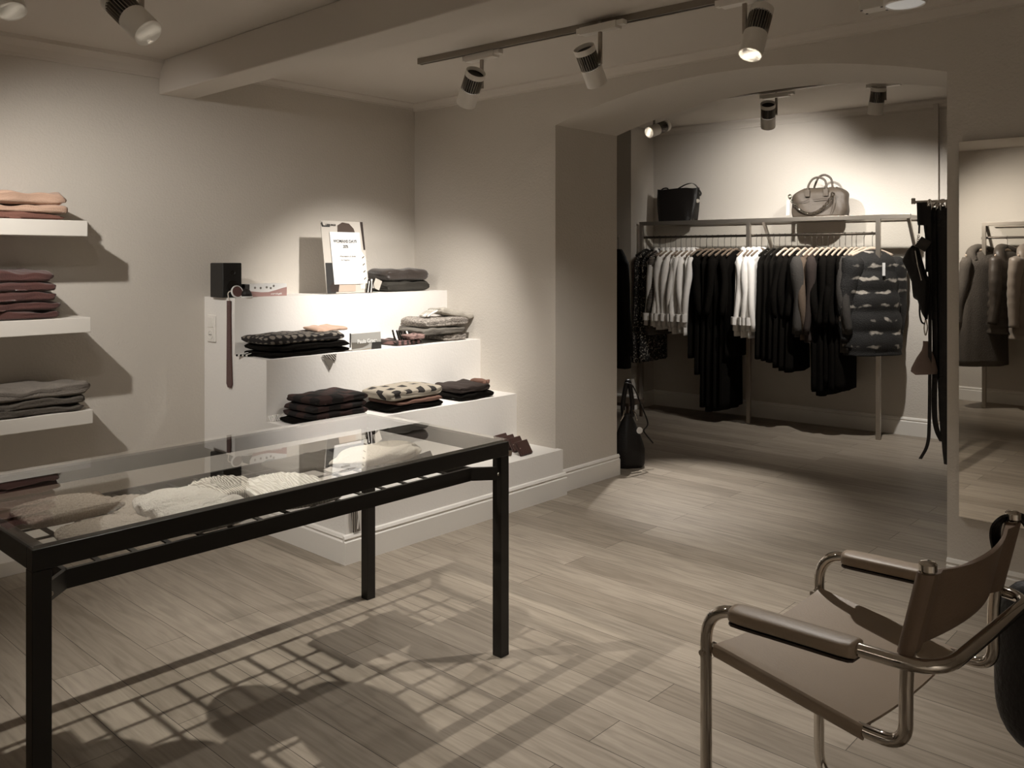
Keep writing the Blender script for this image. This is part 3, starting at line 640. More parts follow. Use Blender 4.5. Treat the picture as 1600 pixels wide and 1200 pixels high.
nt_ = MB().box(nx0, nx1, -0.001, 0.0, nz0, nz1, NM).obj('notice', PAPER, po); cxn = (nx0+nx1)/2
for s_, zz_, sz, dx in (('WOMANS DAYS', 0.80, 0.024, 0), ('20%', 0.70, 0.024, 0), ('Winterjacken & Strick', 0.52, 0.0135, 0.01), ('im Angebot', 0.45, 0.0135, -0.01)):
    text_obj(s_, sz, 'lettering', INK if sz > 0.02 else CARD, nt_, NM @ Matrix.Translation((cxn+dx-0.004, -0.0015, nz0+(nz1-nz0)*zz_)) @ Matrix.Rotation(PI/2, 4, 'X'))
for zz_, w_ in ((0.79, 0.07), (0.69, 0.02)): MB().box(cxn-w_-0.004, cxn+w_-0.004, -0.0016, -0.001, nz0+(nz1-nz0)*zz_, nz0+(nz1-nz0)*zz_+0.0012, NM).obj('underline', INK, nt_)
# two dark garments at the right of the top step
DKSAT = mat('dark_satin', (0.034, 0.024, 0.019), 0.5, bump=0.2, bscale=60, sheen=0.3)
DKG = mat('dark_green_grey', (0.030, 0.026, 0.020), 0.8, bump=0.3)
pile(580, 672, 4.33, S1[1], [(DKG, 0.070, 0.0, 0.0, 5), (DKSAT, 0.080, 0.0, -0.01, 6)], lambda i: ['dark olive folded scarf lying under the satin one on the top step', 'glossy dark brown folded scarf on top at the right of the poster'][i], 'folded_scarf', 'scarf', 'folded scarves on the top step', d=0.24)
def ptag(u, v, Y, w_, h_, rz, ry, label, m=PAPER):
    a = P_y(u, v, Y); o = MB().box(-w_/2, w_/2, -0.001, 0.001, -h_, 0).obj('price_tag', m); o.location = a; o.rotation_euler = (0, ry, rz); return tag(o, label, 'price tag')
o = ptag(592, 437, 4.315, 0.055, 0.062, 0.0, 0.4, 'pale paper price tag sticking out of the dark scarves beside the poster', mat('tag_print', (0.50, 0.46, 0.40), 0.7))
tw = thing('hair_tie_bunch', 'bunch of black and white braided cords between poster and dark scarves', 'cords', (yx(577, 4.31), 4.31, S1[1]))
for k in range(6): MB().tube(curve_pts([(-0.02+0.008*k, 0.0, 0.004), (-0.015+0.007*k, -0.005, 0.05+0.006*(k % 3)), (-0.005+0.006*k, 0, 0.085-0.012*(k % 2)), (0.01+0.006*k, 0.006, 0.03)], 5), 0.0042, 6).obj('cord', [BLACKC, WHITEC, DARKBR][k % 3], tw)
# --- second step
DOTS = pattern('dotted_cloth', (0.20, 0.175, 0.145), (0.012, 0.009, 0.008), 'dots', 23, thr=0.37, soft=0.04, bump=0.1, scl=(1, 1, 1))
a0, a1_ = yx(386, 4.0), yx(546, 4.0); xm = (a0+a1_)/2
pile(383, 548, 3.985, S2[1], [(BLACKC, 0.032, 0.015, -0.02, 31), (BLACKC, 0.036, 0.01, -0.04, 32), (DOTS, 0.052, -0.01, -0.05, 33)], lambda i: ['black folded scarf, lowest under the dotted scarf on the second step', 'black folded scarf in the middle of the dotted pile', 'black folded scarf with grey dots on top of the left pile of the second step'][i], 'folded_scarf', 'scarf', 'scarves piled at the left of the second step from the top', d=0.27)
o = folded(0.22, 0.14, 0.018, 35, groove=False).obj('folded_scarf', TANW, smooth=True); o.location = (yx(510, 4.15), 4.16, S2[1]+0.116); o.rotation_euler = (0.1, 0, 0.1); tag(o, 'tan cloth peeking out behind the dotted scarf', 'scarf')
sc = thing('fringed_scarf', 'black and white fringed scarf end at the far left of the second step', 'scarf', P_fl(400, 556, S2[1]+0.002))
for k in range(7): MB().tube(curve_pts([(0.05, 0.02*k*0.5, 0.01), (0.0, 0.005*k, 0.012+0.003*(k % 3)), (-0.05-0.006*k, -0.004+0.010*k, 0.005)], 5), 0.006, 6).obj('fringe', [BLACKC, WHITEC][k % 2], sc)
tri = MB().prism([(-0.045, 0), (0.045, 0.0), (0.005, -0.085)], 0, 0.0012, T(0, 0, 0, 0, PI/2))
o = thing('price_tag', 'grey triangular cloth corner and tag hanging over the edge of the second step', 'price tag', (yx(515, 3.958), 3.958, S2[1]-0.002))
MB().prism([(-0.052, 0.0), (0.045, 0.0), (0.040, -0.042)], 0, 0.0012, T(0, 0.0, 0, 0, PI/2)).obj('patterned_corner', pattern('tag_pattern', (0.4, 0.37, 0.33), (0.03, 0.025, 0.02), 'wave', 40, axis='DIAGONAL'), o)
MB().prism([(-0.050, -0.003), (0.028, -0.040), (0.002, -0.086)], 0, 0.0012, T(0, -0.0015, 0, 0, PI/2)).obj('paper_tag', CARD, o)
# picture card
c0, c1 = yx(549, 3.99), yx(595, 3.99); chh = P_y(572, 520, 3.99).z-S2[1]
pc = thing('picture_card', 'grey landscape picture card with white handwriting standing between the scarves', 'card', ((c0+c1)/2, 3.985, S2[1]))
CM = Matrix.Rotation(-0.08, 4, 'X'); cw = (c1-c0)/2
MB().box(-cw, cw, 0, 0.002, 0, chh, CM).obj('card', mat('card_sky', (0.36, 0.35, 0.325), 0.4), pc)
flatp([(-cw, chh*0.12), (-cw*0.3, chh*0.16), (cw*0.1, chh*0.3), (cw*0.2, chh*0.42), (-cw*0.4, chh*0.46), (-cw, chh*0.50)], 0.0006, 'hill_print', mat('card_hill', (0.14, 0.125, 0.105), 0.5), pc, CM)
flatp([(cw*0.3, 0.0), (cw, 0), (cw, chh*0.40), (cw*0.38, chh*0.44)], 0.0012, 'rock_print', INK, pc, CM)
flatp([(-cw*0.6, chh*0.0), (cw*0.3, chh*0.02), (cw*0.3, chh*0.12), (0, chh*0.10)], 0.0012, 'shore_print', mat('card_shore', (0.3, 0.27, 0.22), 0.5), pc, CM)
text_obj('Pauls Grace', 0.030, 'lettering', PAPER, pc, CM @ Matrix.Translation((0.005, -0.003, chh*0.42)) @ Matrix.Rotation(PI/2, 4, 'X'))
MB().box(-cw-0.012, -cw-0.006, 0, 0.006, 0.02, chh+0.004).obj('holder_clip', INK, pc)
# striped scarf with fringe
STR = pattern('striped_scarf', (0.20, 0.11, 0.10), (0.03, 0.022, 0.02), 'wave', 8.5, thr=0.5, soft=0.05, bump=0.1)
DOT2 = pattern('rose_dots', (0.05, 0.03, 0.025), (0.26, 0.165, 0.145), 'dots', 30, thr=0.30, soft=0.05, bump=0.1)
pile(597, 660, 4.0, S2[1], [(STR, 0.034, 0, 0, 41)], lambda i: 'narrow mauve and black striped scarf folded flat right of the picture card', 'folded_scarf', 'scarf', None, d=0.2)
pile(638, 668, 3.985, S2[1]+0.034, [(DOT2, 0.03, -0.03, 0.02, 44)], lambda i: 'dusky rose scarf with dark dots over the striped scarf', 'folded_scarf', 'scarf', None, d=0.1)
fs = thing('fringed_scarf', 'striped scarf end with its fringe standing up against the step', 'scarf', (yx(625, 4.08), 4.08, S2[1]+0.036))
for k in range(10): MB().tube(curve_pts([(-0.07+0.016*k, -0.04, 0.0), (-0.045+0.016*k, 0.0, 0.012), (-0.025+0.016*k, 0.04, 0.05-0.002*k)], 5), 0.0055, 6).obj('fringe', [BLACKC, WHITEC, DARKBR][k % 3] if k % 2 else BLACKC, fs)
# grey wool scarves
GMEL = pattern('melange_wool', (0.10, 0.088, 0.076), (0.46, 0.41, 0.36), 'noise', 90, thr=0.5, soft=0.22, bump=0.8)
GMID = mat('mid_grey_wool', (0.15, 0.135, 0.115), 0.95, bump=0.5, bscale=120)
pile(668, 733, 4.0, S2[1], [(GMEL, 0.050, -0.01, 0.0, 51)], lambda i: 'grey melange wool scarf at the bottom of the right hand pile', 'folded_scarf', 'scarf', 'grey wool scarves at the right of the second step', d=0.25)
pile(632, 734, 3.99, S2[1]+0.048, [(GMID, 0.045, -0.02, -0.02, 52), (GMEL, 0.062, 0.01, -0.01, 53)], lambda i: ['plain grey wool scarf in the middle of the right hand pile', 'thick grey melange wool scarf in the upper part of the right hand pile'][i], 'folded_scarf', 'scarf', 'grey wool scarves at the right of the second step', d=0.26)
LGREY = mat('light_grey_wool', (0.42, 0.385, 0.33), 0.95, bump=0.4, bscale=120)
o = folded(0.26, 0.16, 0.045, 55, groove=False, puff=0.7).obj('folded_scarf', LGREY, smooth=True); o.location = (yx(705, 4.1), 4.11, S2[1]+0.148); o.rotation_euler = (0, 0.20, -0.1); tag(o, 'light grey scarf rolled loosely on top of the grey wool pile', 'scarf')
fs = thing('fringed_scarf', 'white fringe lying on top of the grey wool scarves', 'scarf', (yx(672, 4.06), 4.05, S2[1]+0.160))
for k in range(8): MB().tube(curve_pts([(0.05, 0.0+0.01*k, 0.035), (0.0, -0.01+0.01*k, 0.022+0.004*(k % 2)), (-0.045-0.005*(k % 3), -0.02+0.01*k, 0.006)], 5), 0.006, 6).obj('fringe', [WHITEC, LGREY][k % 2], fs)
# --- third step
PLD = pattern('dark_plaid', (0.045, 0.022, 0.019), (0.010, 0.008, 0.007), 'check', 14, bump=0.1)
PLL = pattern('light_check', (0.36, 0.32, 0.255), (0.018, 0.014, 0.012), 'dots', 11, thr=0.36, soft=0.03, bump=0.1, scl=(1, 1.3, 1))
def check2(name, base, dark, sx, sy, off=0.5, wx=0.5, wy=0.45):
    """spaced dark squares on a pale cloth, alternate rows shifted"""
    m = bpy.data.materials.new(name); m.use_nodes = True; nt = m.node_tree; N = nt.nodes; L = nt.links; b = N['Principled BSDF']; b.inputs['Roughness'].default_value = 0.95
    tc = N.new('ShaderNodeTexCoord'); sp = N.new('ShaderNodeSeparateXYZ'); L.new(tc.outputs['Object'], sp.inputs[0])
    def mth(op, a, b_=None, c=None):
        n_ = N.new('ShaderNodeMath'); n_.operation = op
        for i, q in enumerate((a, b_)):
            if q is None: continue
            if isinstance(q, (int, float)): n_.inputs[i].default_value = q
            else: L.new(q, n_.inputs[i])
        return n_.outputs[0]
    yz = mth('SUBTRACT', sp.outputs['Y'], sp.outputs['Z'])
    r = mth('MULTIPLY', yz, sy); row = mth('FLOOR', r); fy = mth('FRACT', r)
    x = mth('ADD', mth('MULTIPLY', sp.outputs['X'], sx), mth('MULTIPLY', row, off)); fx = mth('FRACT', x)
    k = mth('MULTIPLY', mth('LESS_THAN', fx, wx), mth('LESS_THAN', fy, wy))
    mx = N.new('ShaderNodeMix'); mx.data_type = 'RGBA'; mx.inputs['A'].default_value = (*base, 1); mx.inputs['B'].default_value = (*dark, 1)
    L.new(k, mx.inputs['Factor']); L.new(mx.outputs['Result'], b.inputs['Base Color']); return m
PLL = check2('light_check_cloth', (0.34, 0.30, 0.24), (0.018, 0.014, 0.012), 11, 9.5)
pile(452, 577, 3.665, S3[1], [(BLACKC, 0.030, -0.01, 0.02, 61), (PLD, 0.034, 0, 0.0, 62), (PLD, 0.036, 0.0, -0.01, 63), (PLD, 0.044, 0.01, -0.03, 64)], lambda i: ['black folded scarf at the bottom of the dark plaid pile', 'dark plaid folded scarf second from the bottom of its pile', 'dark plaid folded scarf third from the bottom of its pile', 'dark plaid folded scarf on top of its pile, left on the third step'][i], 'folded_scarf', 'scarf', 'dark plaid scarves on the third step', d=0.27)
TERR = mat('brown_wool', (0.17, 0.09, 0.065), 0.9, bump=0.3)
pile(580, 690, 3.665, S3[1], [(BLACKC, 0.034, 0, 0.05, 65), (TERR, 0.026, 0.02, 0.0, 66), (PLL, 0.062, 0, 0.045, 67)], lambda i: ['black folded scarf under the light checked one', 'reddish brown scarf squeezed under the light checked one', 'light beige scarf with dark check squares folded on the third step'][i], 'folded_scarf', 'scarf', 'light checked pile on the third step', d=0.28)
pile(693, 768, 3.665, S3[1], [(BLACKC, 0.042, 0.0, 0.06, 68), (DARKBR, 0.050, -0.01, 0.03, 69)], lambda i: ['black folded scarf at the bottom right of the third step', 'dark brown folded scarf on top at the right end of the third step'][i], 'folded_scarf', 'scarf', 'black pile on the third step', d=0.25)
o = folded(0.05, 0.12, 0.03, 70, groove=False).obj('folded_scarf', TERR, smooth=True); o.location = (yx(748, 3.75), 3.74, S3[1]+0.076); tag(o, 'small brown cloth corner at the right end of the third step', 'scarf')
fs = thing('fringed_scarf', 'white fringe of a scarf spilling out at the left end of the third step', 'scarf', P_fl(440, 655, S3[1]+0.002))
for k in range(16): MB().tube([(-0.075+0.010*k, 0.0, 0.028), (-0.077+0.010*k, -0.012, 0.012), (-0.078+0.0105*k, -0.022, 0.0)], 0.0035, 5).obj('fringe', WHITEC, fs)
for k in range(4): MB().tube(curve_pts([(0.10, -0.01, 0.006+0.012*k), (0.03, -0.03-0.003*k, 0.012+0.006*k), (-0.015, -0.02, 0.006)], 5), 0.008, 6).obj('edge_cord', [BLACKC, WHITEC][k % 2], fs)
# --- lowest step
WAL = mat('oxblood_leather', (0.055, 0.024, 0.019), 0.4, bump=0.15, bscale=100)
def wallet(u, v, label, lean=0.5, rz=0.2, m=WAL, s=1.0):
    p = P_fl(u, v, S4[1]); o = thing('wallet', label, 'wallet', (p.x, p.y, S4[1]), rz, 'wallets on the lowest step')
    M = Matrix.Rotation(-lean, 4, 'X')
    MB().box(-0.052*s, 0.052*s, 0, 0.010*s, 0, 0.090*s, M).obj('back_cover', m, o, bevel=0.003); MB().box(-0.052*s, 0.052*s, -0.012*s, -0.002*s, 0.002, 0.088*s, M).obj('front_cover', m, o, bevel=0.003)
    MB().lathe([(0.004*s, 0), (0.003*s, 0.002*s), (0, 0.0025*s)], 12, M @ T(-0.045*s, -0.012*s, 0.045*s, 0, PI/2)).obj('snap', STEEL, o)
    return o
w1 = wallet(823, 711, 'oxblood leather wallet at the front of the leaning row on the lowest step', 0.55, 0.1)
w2 = wallet(812, 705, 'oxblood leather wallet second in the leaning row on the lowest step', 0.55, 0.1)
w3 = wallet(801, 702, 'oxblood leather wallet third in the leaning row, partly behind the table corner', 0.55, 0.1)
w4 = wallet(790, 700, 'oxblood leather wallet at the back of the leaning row behind the table corner', 0.55, 0.1)
for i, (u, v) in enumerate([(600, 752), (618, 746), (636, 741), (654, 736), (672, 731)]):
    wallet(u, v, 'black leather wallet, %s in the row seen under the table top' % ['first from the left', 'second from the left', 'middle one', 'fourth from the left', 'last on the right'][i], 0.5, 0.25, BLACKL, 1.0)
o = folded(0.20, 0.12, 0.035, 81, groove=False).obj('pouch', mat('taupe_leather', (0.20, 0.165, 0.13), 0.6), smooth=True); p = P_fl(722, 722, S4[1]); o.location = (p.x, p.y+0.03, S4[1]); o.rotation_euler = (0, 0, 0.1); tag(o, 'flat taupe leather pouch on the lowest step left of the table leg', 'pouch')
o = folded(0.13, 0.07, 0.03, 82, groove=False).obj('pouch', TERR, smooth=True); p = P_fl(757, 712, S4[1]); o.location = (p.x, p.y+0.02, S4[1]); o.rotation_euler = (0, 0, 0.4); tag(o, 'small reddish brown leather pouch on the lowest step behind the table leg', 'pouch')
o = folded(0.06, 0.07, 0.03, 83, groove=False).obj('pouch', SKIRT_BROWN, smooth=True); p = P_fl(789, 712, S4[1]); o.location = (p.x, p.y+0.0, S4[1]); tag(o, 'tiny round brown case in front of the wallets', 'case')
pt = thing('scarf_corner', 'small fringed patterned corner hanging down the front of the lowest step', 'scarf', (P_y(554, 770, 3.27).x, 3.276, S4[1]))
zl = P_y(561, 830, 3.27).z-S4[1]
ribbon([(0, 0.02, 0.0), (0, -0.004, -0.005), (0.004, -0.006, zl*0.5), (0.012, -0.006, zl)], 0.040, 0.003, (1, 0, 0)).obj('cloth', pattern('zigzag', (0.30, 0.27, 0.23), (0.04, 0.03, 0.026), 'wave', 26, thr=0.5, axis='X'), pt)
ribbon([(0.018, -0.008, 0.0), (0.022, -0.008, zl*0.5), (0.016, -0.008, zl*0.9)], 0.006, 0.002, (1, 0, 0)).obj('white_edge', WHITEC, pt)

# ================================================================== CLOTHES RACK IN THE ALCOVE
RB = AM @ Matrix.Translation((-0.33, 0, 0))       # rack line, local y along rail (negative = nearer)
RANG = AR
YN, YM, YF = -2.19, -1.12, -0.06                  # posts: near, middle, far
RZT, RZR = 1.765, 1.618
def rack(label, M, yn, ym, yf, depth, name='clothes_rack', over=0.24):
    o = thing(name, label, 'clothes rack'); o.matrix_world = M
    for y in (yn, ym, yf):
        if y is None: continue
        MB().box(-0.015, 0.015, y-0.017, y+0.017, 0, RZT).obj('post', STEEL, o, bevel=0.002)
    MB().box(-0.0149, 0.0149, yn-over, yf+0.017, RZT-0.036, RZT-0.0005).obj('top_rail', STEEL, o, bevel=0.002)
    MB().box(depth-0.02, depth-0.001, yn-over, yf+0.017, RZT-0.036, RZT-0.0005).obj('wall_rail', STEEL, o, bevel=0.002)
    MB().box(0.0151, depth-0.021, yn-over, yf, RZT-0.009, RZT-0.001).obj('glass_shelf', GLASS, o)
    MB().tube([(0.03, yn, RZR), (0.03, yf, RZR)], 0.011, 14).obj('hanging_rail', mat('rail_dark', (0.10, 0.085, 0.07), 0.3, metal=0.9), o, smooth='auto')
    for y in (yn-over+0.02, ym-0.13 if ym is not None else None):
        if y is None: continue
        k = MB(); k.prism([(0, 0), (0.03, 0), (depth-0.01, -0.36), (depth-0.035, -0.36)], -0.012, 0.012, Matrix.Translation((0, y, RZT-0.036)) @ Matrix.Rotation(PI/2, 4, 'X'))
        k.obj('bracket', STEEL, o)
    return o
R1 = rack('brushed steel clothes rack with a top shelf along the alcove back wall', RB, YN, YM, YF, 0.33)
# hangers and garments
WOODSH = mat('shaded_hanger_wood', (0.20, 0.15, 0.11), 0.5)  # same hanger wood, shade on the left of the rail painted into its colour
def make_hanger(label, m=WOODH, w=0.40, group='hangers on the alcove rail'):
    o = thing('clothes_hanger', label, 'hanger', group=group)
    pts = curve_pts([(-w/2, 0, -0.182), (-w/4, 0, -0.150), (0, 0, -0.125), (w/4, 0, -0.150), (w/2, 0, -0.182)], 5)
    MB().tube(pts, 0.0065, 8, flat=1.9).obj('arms', m, o, smooth=True)
    hk = [(0, 0, -0.12), (0.0, 0, -0.045)] + [(0.016*math.cos(t)-0.0, 0, -0.012+0.016*math.sin(t)+0.0) for t in [(-0.5+0.22*i)*PI+0.2 for i in range(0, 7)]]
    MB().tube(curve_pts(hk, 3), 0.0022, 6).obj('hook', WIRE, o); return o
RM = RB @ Matrix.Translation((0.03, 0, RZR+0.009))
def on_rail(y, rz=0.0, M=RM):
    A_ = M @ Matrix.Translation((0, y, 0)); l = A_.translation; return (l.x, l.y, l.z), A_.to_euler().z + rz
hang0 = None
GAR = []
def u_of_y(u):   # rail position whose sight line is column u
    r = (u-800)/FPX; d = Vector((r*D1.x+D1.y, r*D2.x+D2.y)); o0 = AL(-0.30, 0); # o0 + a2*t = d*s
    det = d.x*(-a2.y)-d.y*(-a2.x); s_ = (o0.x*(-a2.y)-o0.y*(-a2.x))/det; return (Vector((d.x*s_, d.y*s_))-o0).dot(a2)
TWEED = pattern('speckled_tweed', (0.012, 0.010, 0.009), (0.52, 0.47, 0.40), 'noise', 75, thr=0.60, soft=0.05, bump=0.4)
TWEED2 = pattern('striped_tweed', (0.014, 0.011, 0.010), (0.30, 0.26, 0.22), 'wave', 22, axis='Z', thr=0.72, soft=0.12, bump=0.3)
FURM = MATS.get('fur')
def puffer_mat():
    m = bpy.data.materials.new('quilted_black_fur'); m.use_nodes = True; nt = m.node_tree; N = nt.nodes; L = nt.links; b = N['Principled BSDF']; b.inputs['Roughness'].default_value = 0.75
    tc = N.new('ShaderNodeTexCoord'); wv = N.new('ShaderNodeTexWave'); wv.bands_direction = 'Z'; wv.inputs['Scale'].default_value = 0.98; wv.inputs['Distortion'].default_value = 2.2; wv.inputs['Detail'].default_value = 1.5; wv.inputs['Detail Scale'].default_value = 4
    L.new(tc.outputs['Object'], wv.inputs['Vector']); wv.inputs['Scale'].default_value = 3.0
    n_ = N.new('ShaderNodeTexNoise'); n_.inputs['Scale'].default_value = 9; L.new(tc.outputs['Object'], n_.inputs['Vector'])
    mm = N.new('ShaderNodeMath'); mm.operation = 'MULTIPLY'; L.new(wv.outputs['Fac'], mm.inputs[0]); L.new(n_.outputs['Fac'], mm.inputs[1])
    cr = N.new('ShaderNodeValToRGB'); e = cr.color_ramp.elements; e[0].position = 0.47; e[0].color = (0.010, 0.009, 0.008, 1); e[1].position = 0.58; e[1].color = (0.42, 0.38, 0.33, 1)
    L.new(mm.outputs[0], cr.inputs['Fac']); L.new(cr.outputs['Color'], b.inputs['Base Color'])
    n2 = N.new('ShaderNodeTexNoise'); n2.inputs['Scale'].default_value = 150; L.new(tc.outputs['Object'], n2.inputs['Vector'])
    bp = N.new('ShaderNodeBump'); bp.inputs['Strength'].default_value = 0.8; bp.inputs['Distance'].default_value = 0.01; L.new(n2.outputs['Fac'], bp.inputs['Height']); L.new(bp.outputs[0], b.inputs['Normal'])
    return m
FURM = puffer_mat()
def hang(u, name, label, cat, group, mk, m, rz=0.0, extra=None, hlabel=None, hm=None, dy=0.0, w=0.38):
    global hang0
    y = u_of_y(u)+dy; loc, ang = on_rail(y, rz)
    g = thing(name, label, cat, loc, ang, group); mk.obj('body', m, g, smooth=True)
    if extra: extra(g)
    h = make_hanger(hlabel or ('hanger of the ' + label) if len(label.split()) < 13 else 'hanger of the ' + ' '.join(label.split()[:12]), hm or (WOODSH if u < 1200 else WOODH), w); h.location = (loc[0], loc[1], loc[2]+0.0); h.rotation_euler = (0, 0, ang)
    return g
def shirt_extra(L):
    def f(g):
        MB().tube(curve_pts([(-0.055, -0.02, -0.155), (-0.062, 0.0, -0.128), (-0.03, 0.028, -0.120), (0.03, 0.028, -0.120), (0.062, 0.0, -0.128), (0.055, -0.02, -0.155)], 4), 0.011, 8, flat=1.9).obj('collar', WHITEC, g, smooth=True)
        for sg in (-1, 1): MB().tube([(sg*0.247, -0.004, -0.70), (sg*0.247, -0.004, -0.765)], 0.036, 12, flat=0.8).obj('cuff', WHITEC, g, smooth='auto')
    return f
ordn = ['first', 'second', 'third', 'fourth', 'fifth', 'sixth', 'seventh', 'eighth', 'ninth']
# far end: speckled tweed
for i, (u, L_, m, d_) in enumerate([(1003, 1.06, TWEED, 'speckled black and white tweed dress at the far left end of the rail'), (1014, 1.04, TWEED, 'speckled black and white tweed dress hanging directly left of the white shirts'), (1024, 0.80, TWEED2, 'dark striped tweed jacket between tweed dress and white shirts')]):
    hang(u, 'dress' if i < 2 else 'jacket', d_, 'dress' if i < 2 else 'jacket', 'tweed clothes at the far end of the rail', garment(m, L_, 0.42, 0.045, 0.03, 0.0 if i < 2 else 0.5, seed=i+1), m, hm=BLKM, dy=-0.05)
for i, u in enumerate([1030, 1040, 1048, 1056, 1064, 1072, 1080, 1087]):
    hang(u, 'shirt', 'white long sleeved shirt, %s from the left on the rail' % ordn[i], 'shirt', 'white shirts in the left group on the rail', garment(WHITEC, 0.70+0.012*(i % 3)+0.01*i, 0.44, 0.028, 0.02, 0.62, 0.040, fold=0.008, seed=20+i), WHITEC, rz=0.05*math.sin(i*2.1), extra=shirt_extra(0.74))
blk1 = [(1094, 0.98), (1104, 1.12), (1113, 1.40), (1122, 1.43), (1132, 1.42), (1142, 1.40), (1150, 0.95)]
for i, (u, L_) in enumerate(blk1):
    hang(u, 'dress', 'long black dress, %s from the left between the white shirt groups' % ordn[i], 'dress', 'black dresses between the white shirts', garment(BLACKC, L_, 0.40, 0.034, 0.02, 0.5 if i % 2 else 0.0, seed=40+i), BLACKC)
for i, u in enumerate([1166, 1174, 1182, 1190]):
    hang(u, 'shirt', 'white long sleeved shirt, %s from the left in the right shirt group' % ordn[i], 'shirt', 'white shirts beside the middle post of the rail', garment(WHITEC, 0.76+0.01*(i % 2), 0.44, 0.028, 0.02, 0.62, 0.040, fold=0.008, seed=60+i), WHITEC, rz=0.06*math.sin(i*1.7), extra=shirt_extra(0.76))
for i, (u, L_) in enumerate([(1200, 0.94), (1209, 0.95), (1218, 0.96), (1227, 1.00), (1237, 1.02), (1246, 1.03)]):
    hang(u, 'skirt' if i < 3 else 'dress', 'black hanging %s, %s right of the right hand white shirts' % ('skirt' if i < 3 else 'dress', ordn[i]), 'skirt' if i < 3 else 'dress', 'black clothes right of the middle post', garment(BLACKC, L_, 0.40, 0.036, 0.05, 0.0 if i < 3 else 0.5, seed=80+i), BLACKC, hm=BLKM if i < 3 else WOODH)
for i, (u, L_, m, t) in enumerate([(1258, 0.74, CHARC, 'dark charcoal cardigan with wide sleeves left of the brown jacket'), (1268, 0.76, SKIRT_BROWN, 'brown jacket with long sleeves among black clothes'), (1276, 0.78, DARKBR, 'very dark brown jacket right of the brown one')]):
    hang(u, 'cardigan' if i == 0 else 'jacket', t, 'cardigan' if i == 0 else 'jacket', 'brown clothes on the rail', garment(m, L_, 0.44, 0.036, 0.0, 0.62, 0.05 if i else 0.07, seed=100+i), m)
for i, (u, L_) in enumerate([(1285, 1.17), (1294, 1.20), (1303, 1.12), (1312, 1.17), (1321, 1.15)]):
    hang(u, 'dress', 'black dress, %s from the left between brown jacket and grey coats' % ordn[i], 'dress', 'black dresses in the right part of the rail', garment(BLACKC, L_, 0.42, 0.036, 0.0, 0.55, seed=120+i), BLACKC)
for i, (u, m) in enumerate([(1331, CHARC), (1338, CHARC)]):
    hang(u, 'coat', ['charcoal knitted coat, left one of two before the fur jackets', 'charcoal knitted coat, right one of two touching the fur jacket'][i], 'coat', 'charcoal coats', garment(m, 0.84, 0.44, 0.045, 0.0, 0.6, 0.055, seed=140+i), m)
hang(1350, 'fur_jacket', 'puffy black fur jacket with pale bands left of the near rack post', 'jacket', 'banded fur jackets', garment(FURM, 0.80, 0.42, 0.10, 0.03, 0.66, 0.085, fold=0.004, seed=150, quilt=0.16), FURM, rz=-0.35)
def fur_tag(g): MB().box(-0.012, 0.012, -0.135, -0.132, -0.34, -0.24).obj('price_tag', PAPER, g)
hang(1363, 'fur_jacket', 'puffy black fur jacket with pale bands hanging at the near end post', 'jacket', 'banded fur jackets', garment(FURM, 0.86, 0.46, 0.11, 0.03, 0.68, 0.085, fold=0.004, seed=151, quilt=0.16), FURM, rz=-0.62, extra=fur_tag)

# ---- bags on the rack top
def tote():
    a = u_of_y(1020); b = u_of_y(1084); l0 = RB @ Vector((0.13, (a+b)/2, RZT))
    o = thing('tote_bag', 'dark leather tote bag with a shoulder strap on the left end of the rack top', 'bag', l0, RANG-PI/2)
    w_ = abs(a-b)/2; rings = []
    for j in range(15):
        f = j/14; hw_ = w_*(0.84+0.16*math.sin(min(1, f*1.2)*PI/2)); d__ = 0.085*(1-0.62*f)+0.004; ring = []
        for k in range(40):
            t = 2*PI*k/40; c, s_ = math.cos(t), math.sin(t); ring.append((hw_*math.copysign(abs(c)**0.4, c), d__*math.copysign(abs(s_)**0.5, s_)*(1+0.05*math.sin(9*t+4*f)), 0.30*f+(0.006*math.sin(3*c*2+1) if j == 14 else 0)))
        rings.append(ring)
    MB().loft(rings).obj('bag_body', BLACKL, o, smooth='auto')
    s_ = ribbon(curve_pts([(-w_*0.15, 0, 0.28), (w_*0.10, 0.0, 0.315), (w_*0.5, 0.0, 0.345), (w_*0.8, 0, 0.335), (w_*1.08, 0, 0.26), (w_*1.05, 0.0, 0.225)], 6), 0.028, 0.004, (0, 1, 0)); s_.obj('shoulder_strap', BLACKL, o)
    MB().tube(curve_pts([(-w_*0.8, -0.02, 0.29), (-w_*0.7, -0.02, 0.31), (-w_*0.5, -0.02, 0.312), (-w_*0.4, -0.02, 0.29)], 6), 0.006, 8).obj('carry_loop', BLACKL, o)
    MB().lathe([(0.018, -0.001), (0.018, 0.001)], 20, T(w_*1.02, -0.03, 0.18, 0, PI/2)).obj('tag', CREAM, o)
tote()
TANL = mat('taupe_bag_leather', (0.058, 0.044, 0.031), 0.6, bump=0.35, bscale=22, var=0.08, vscale=6)
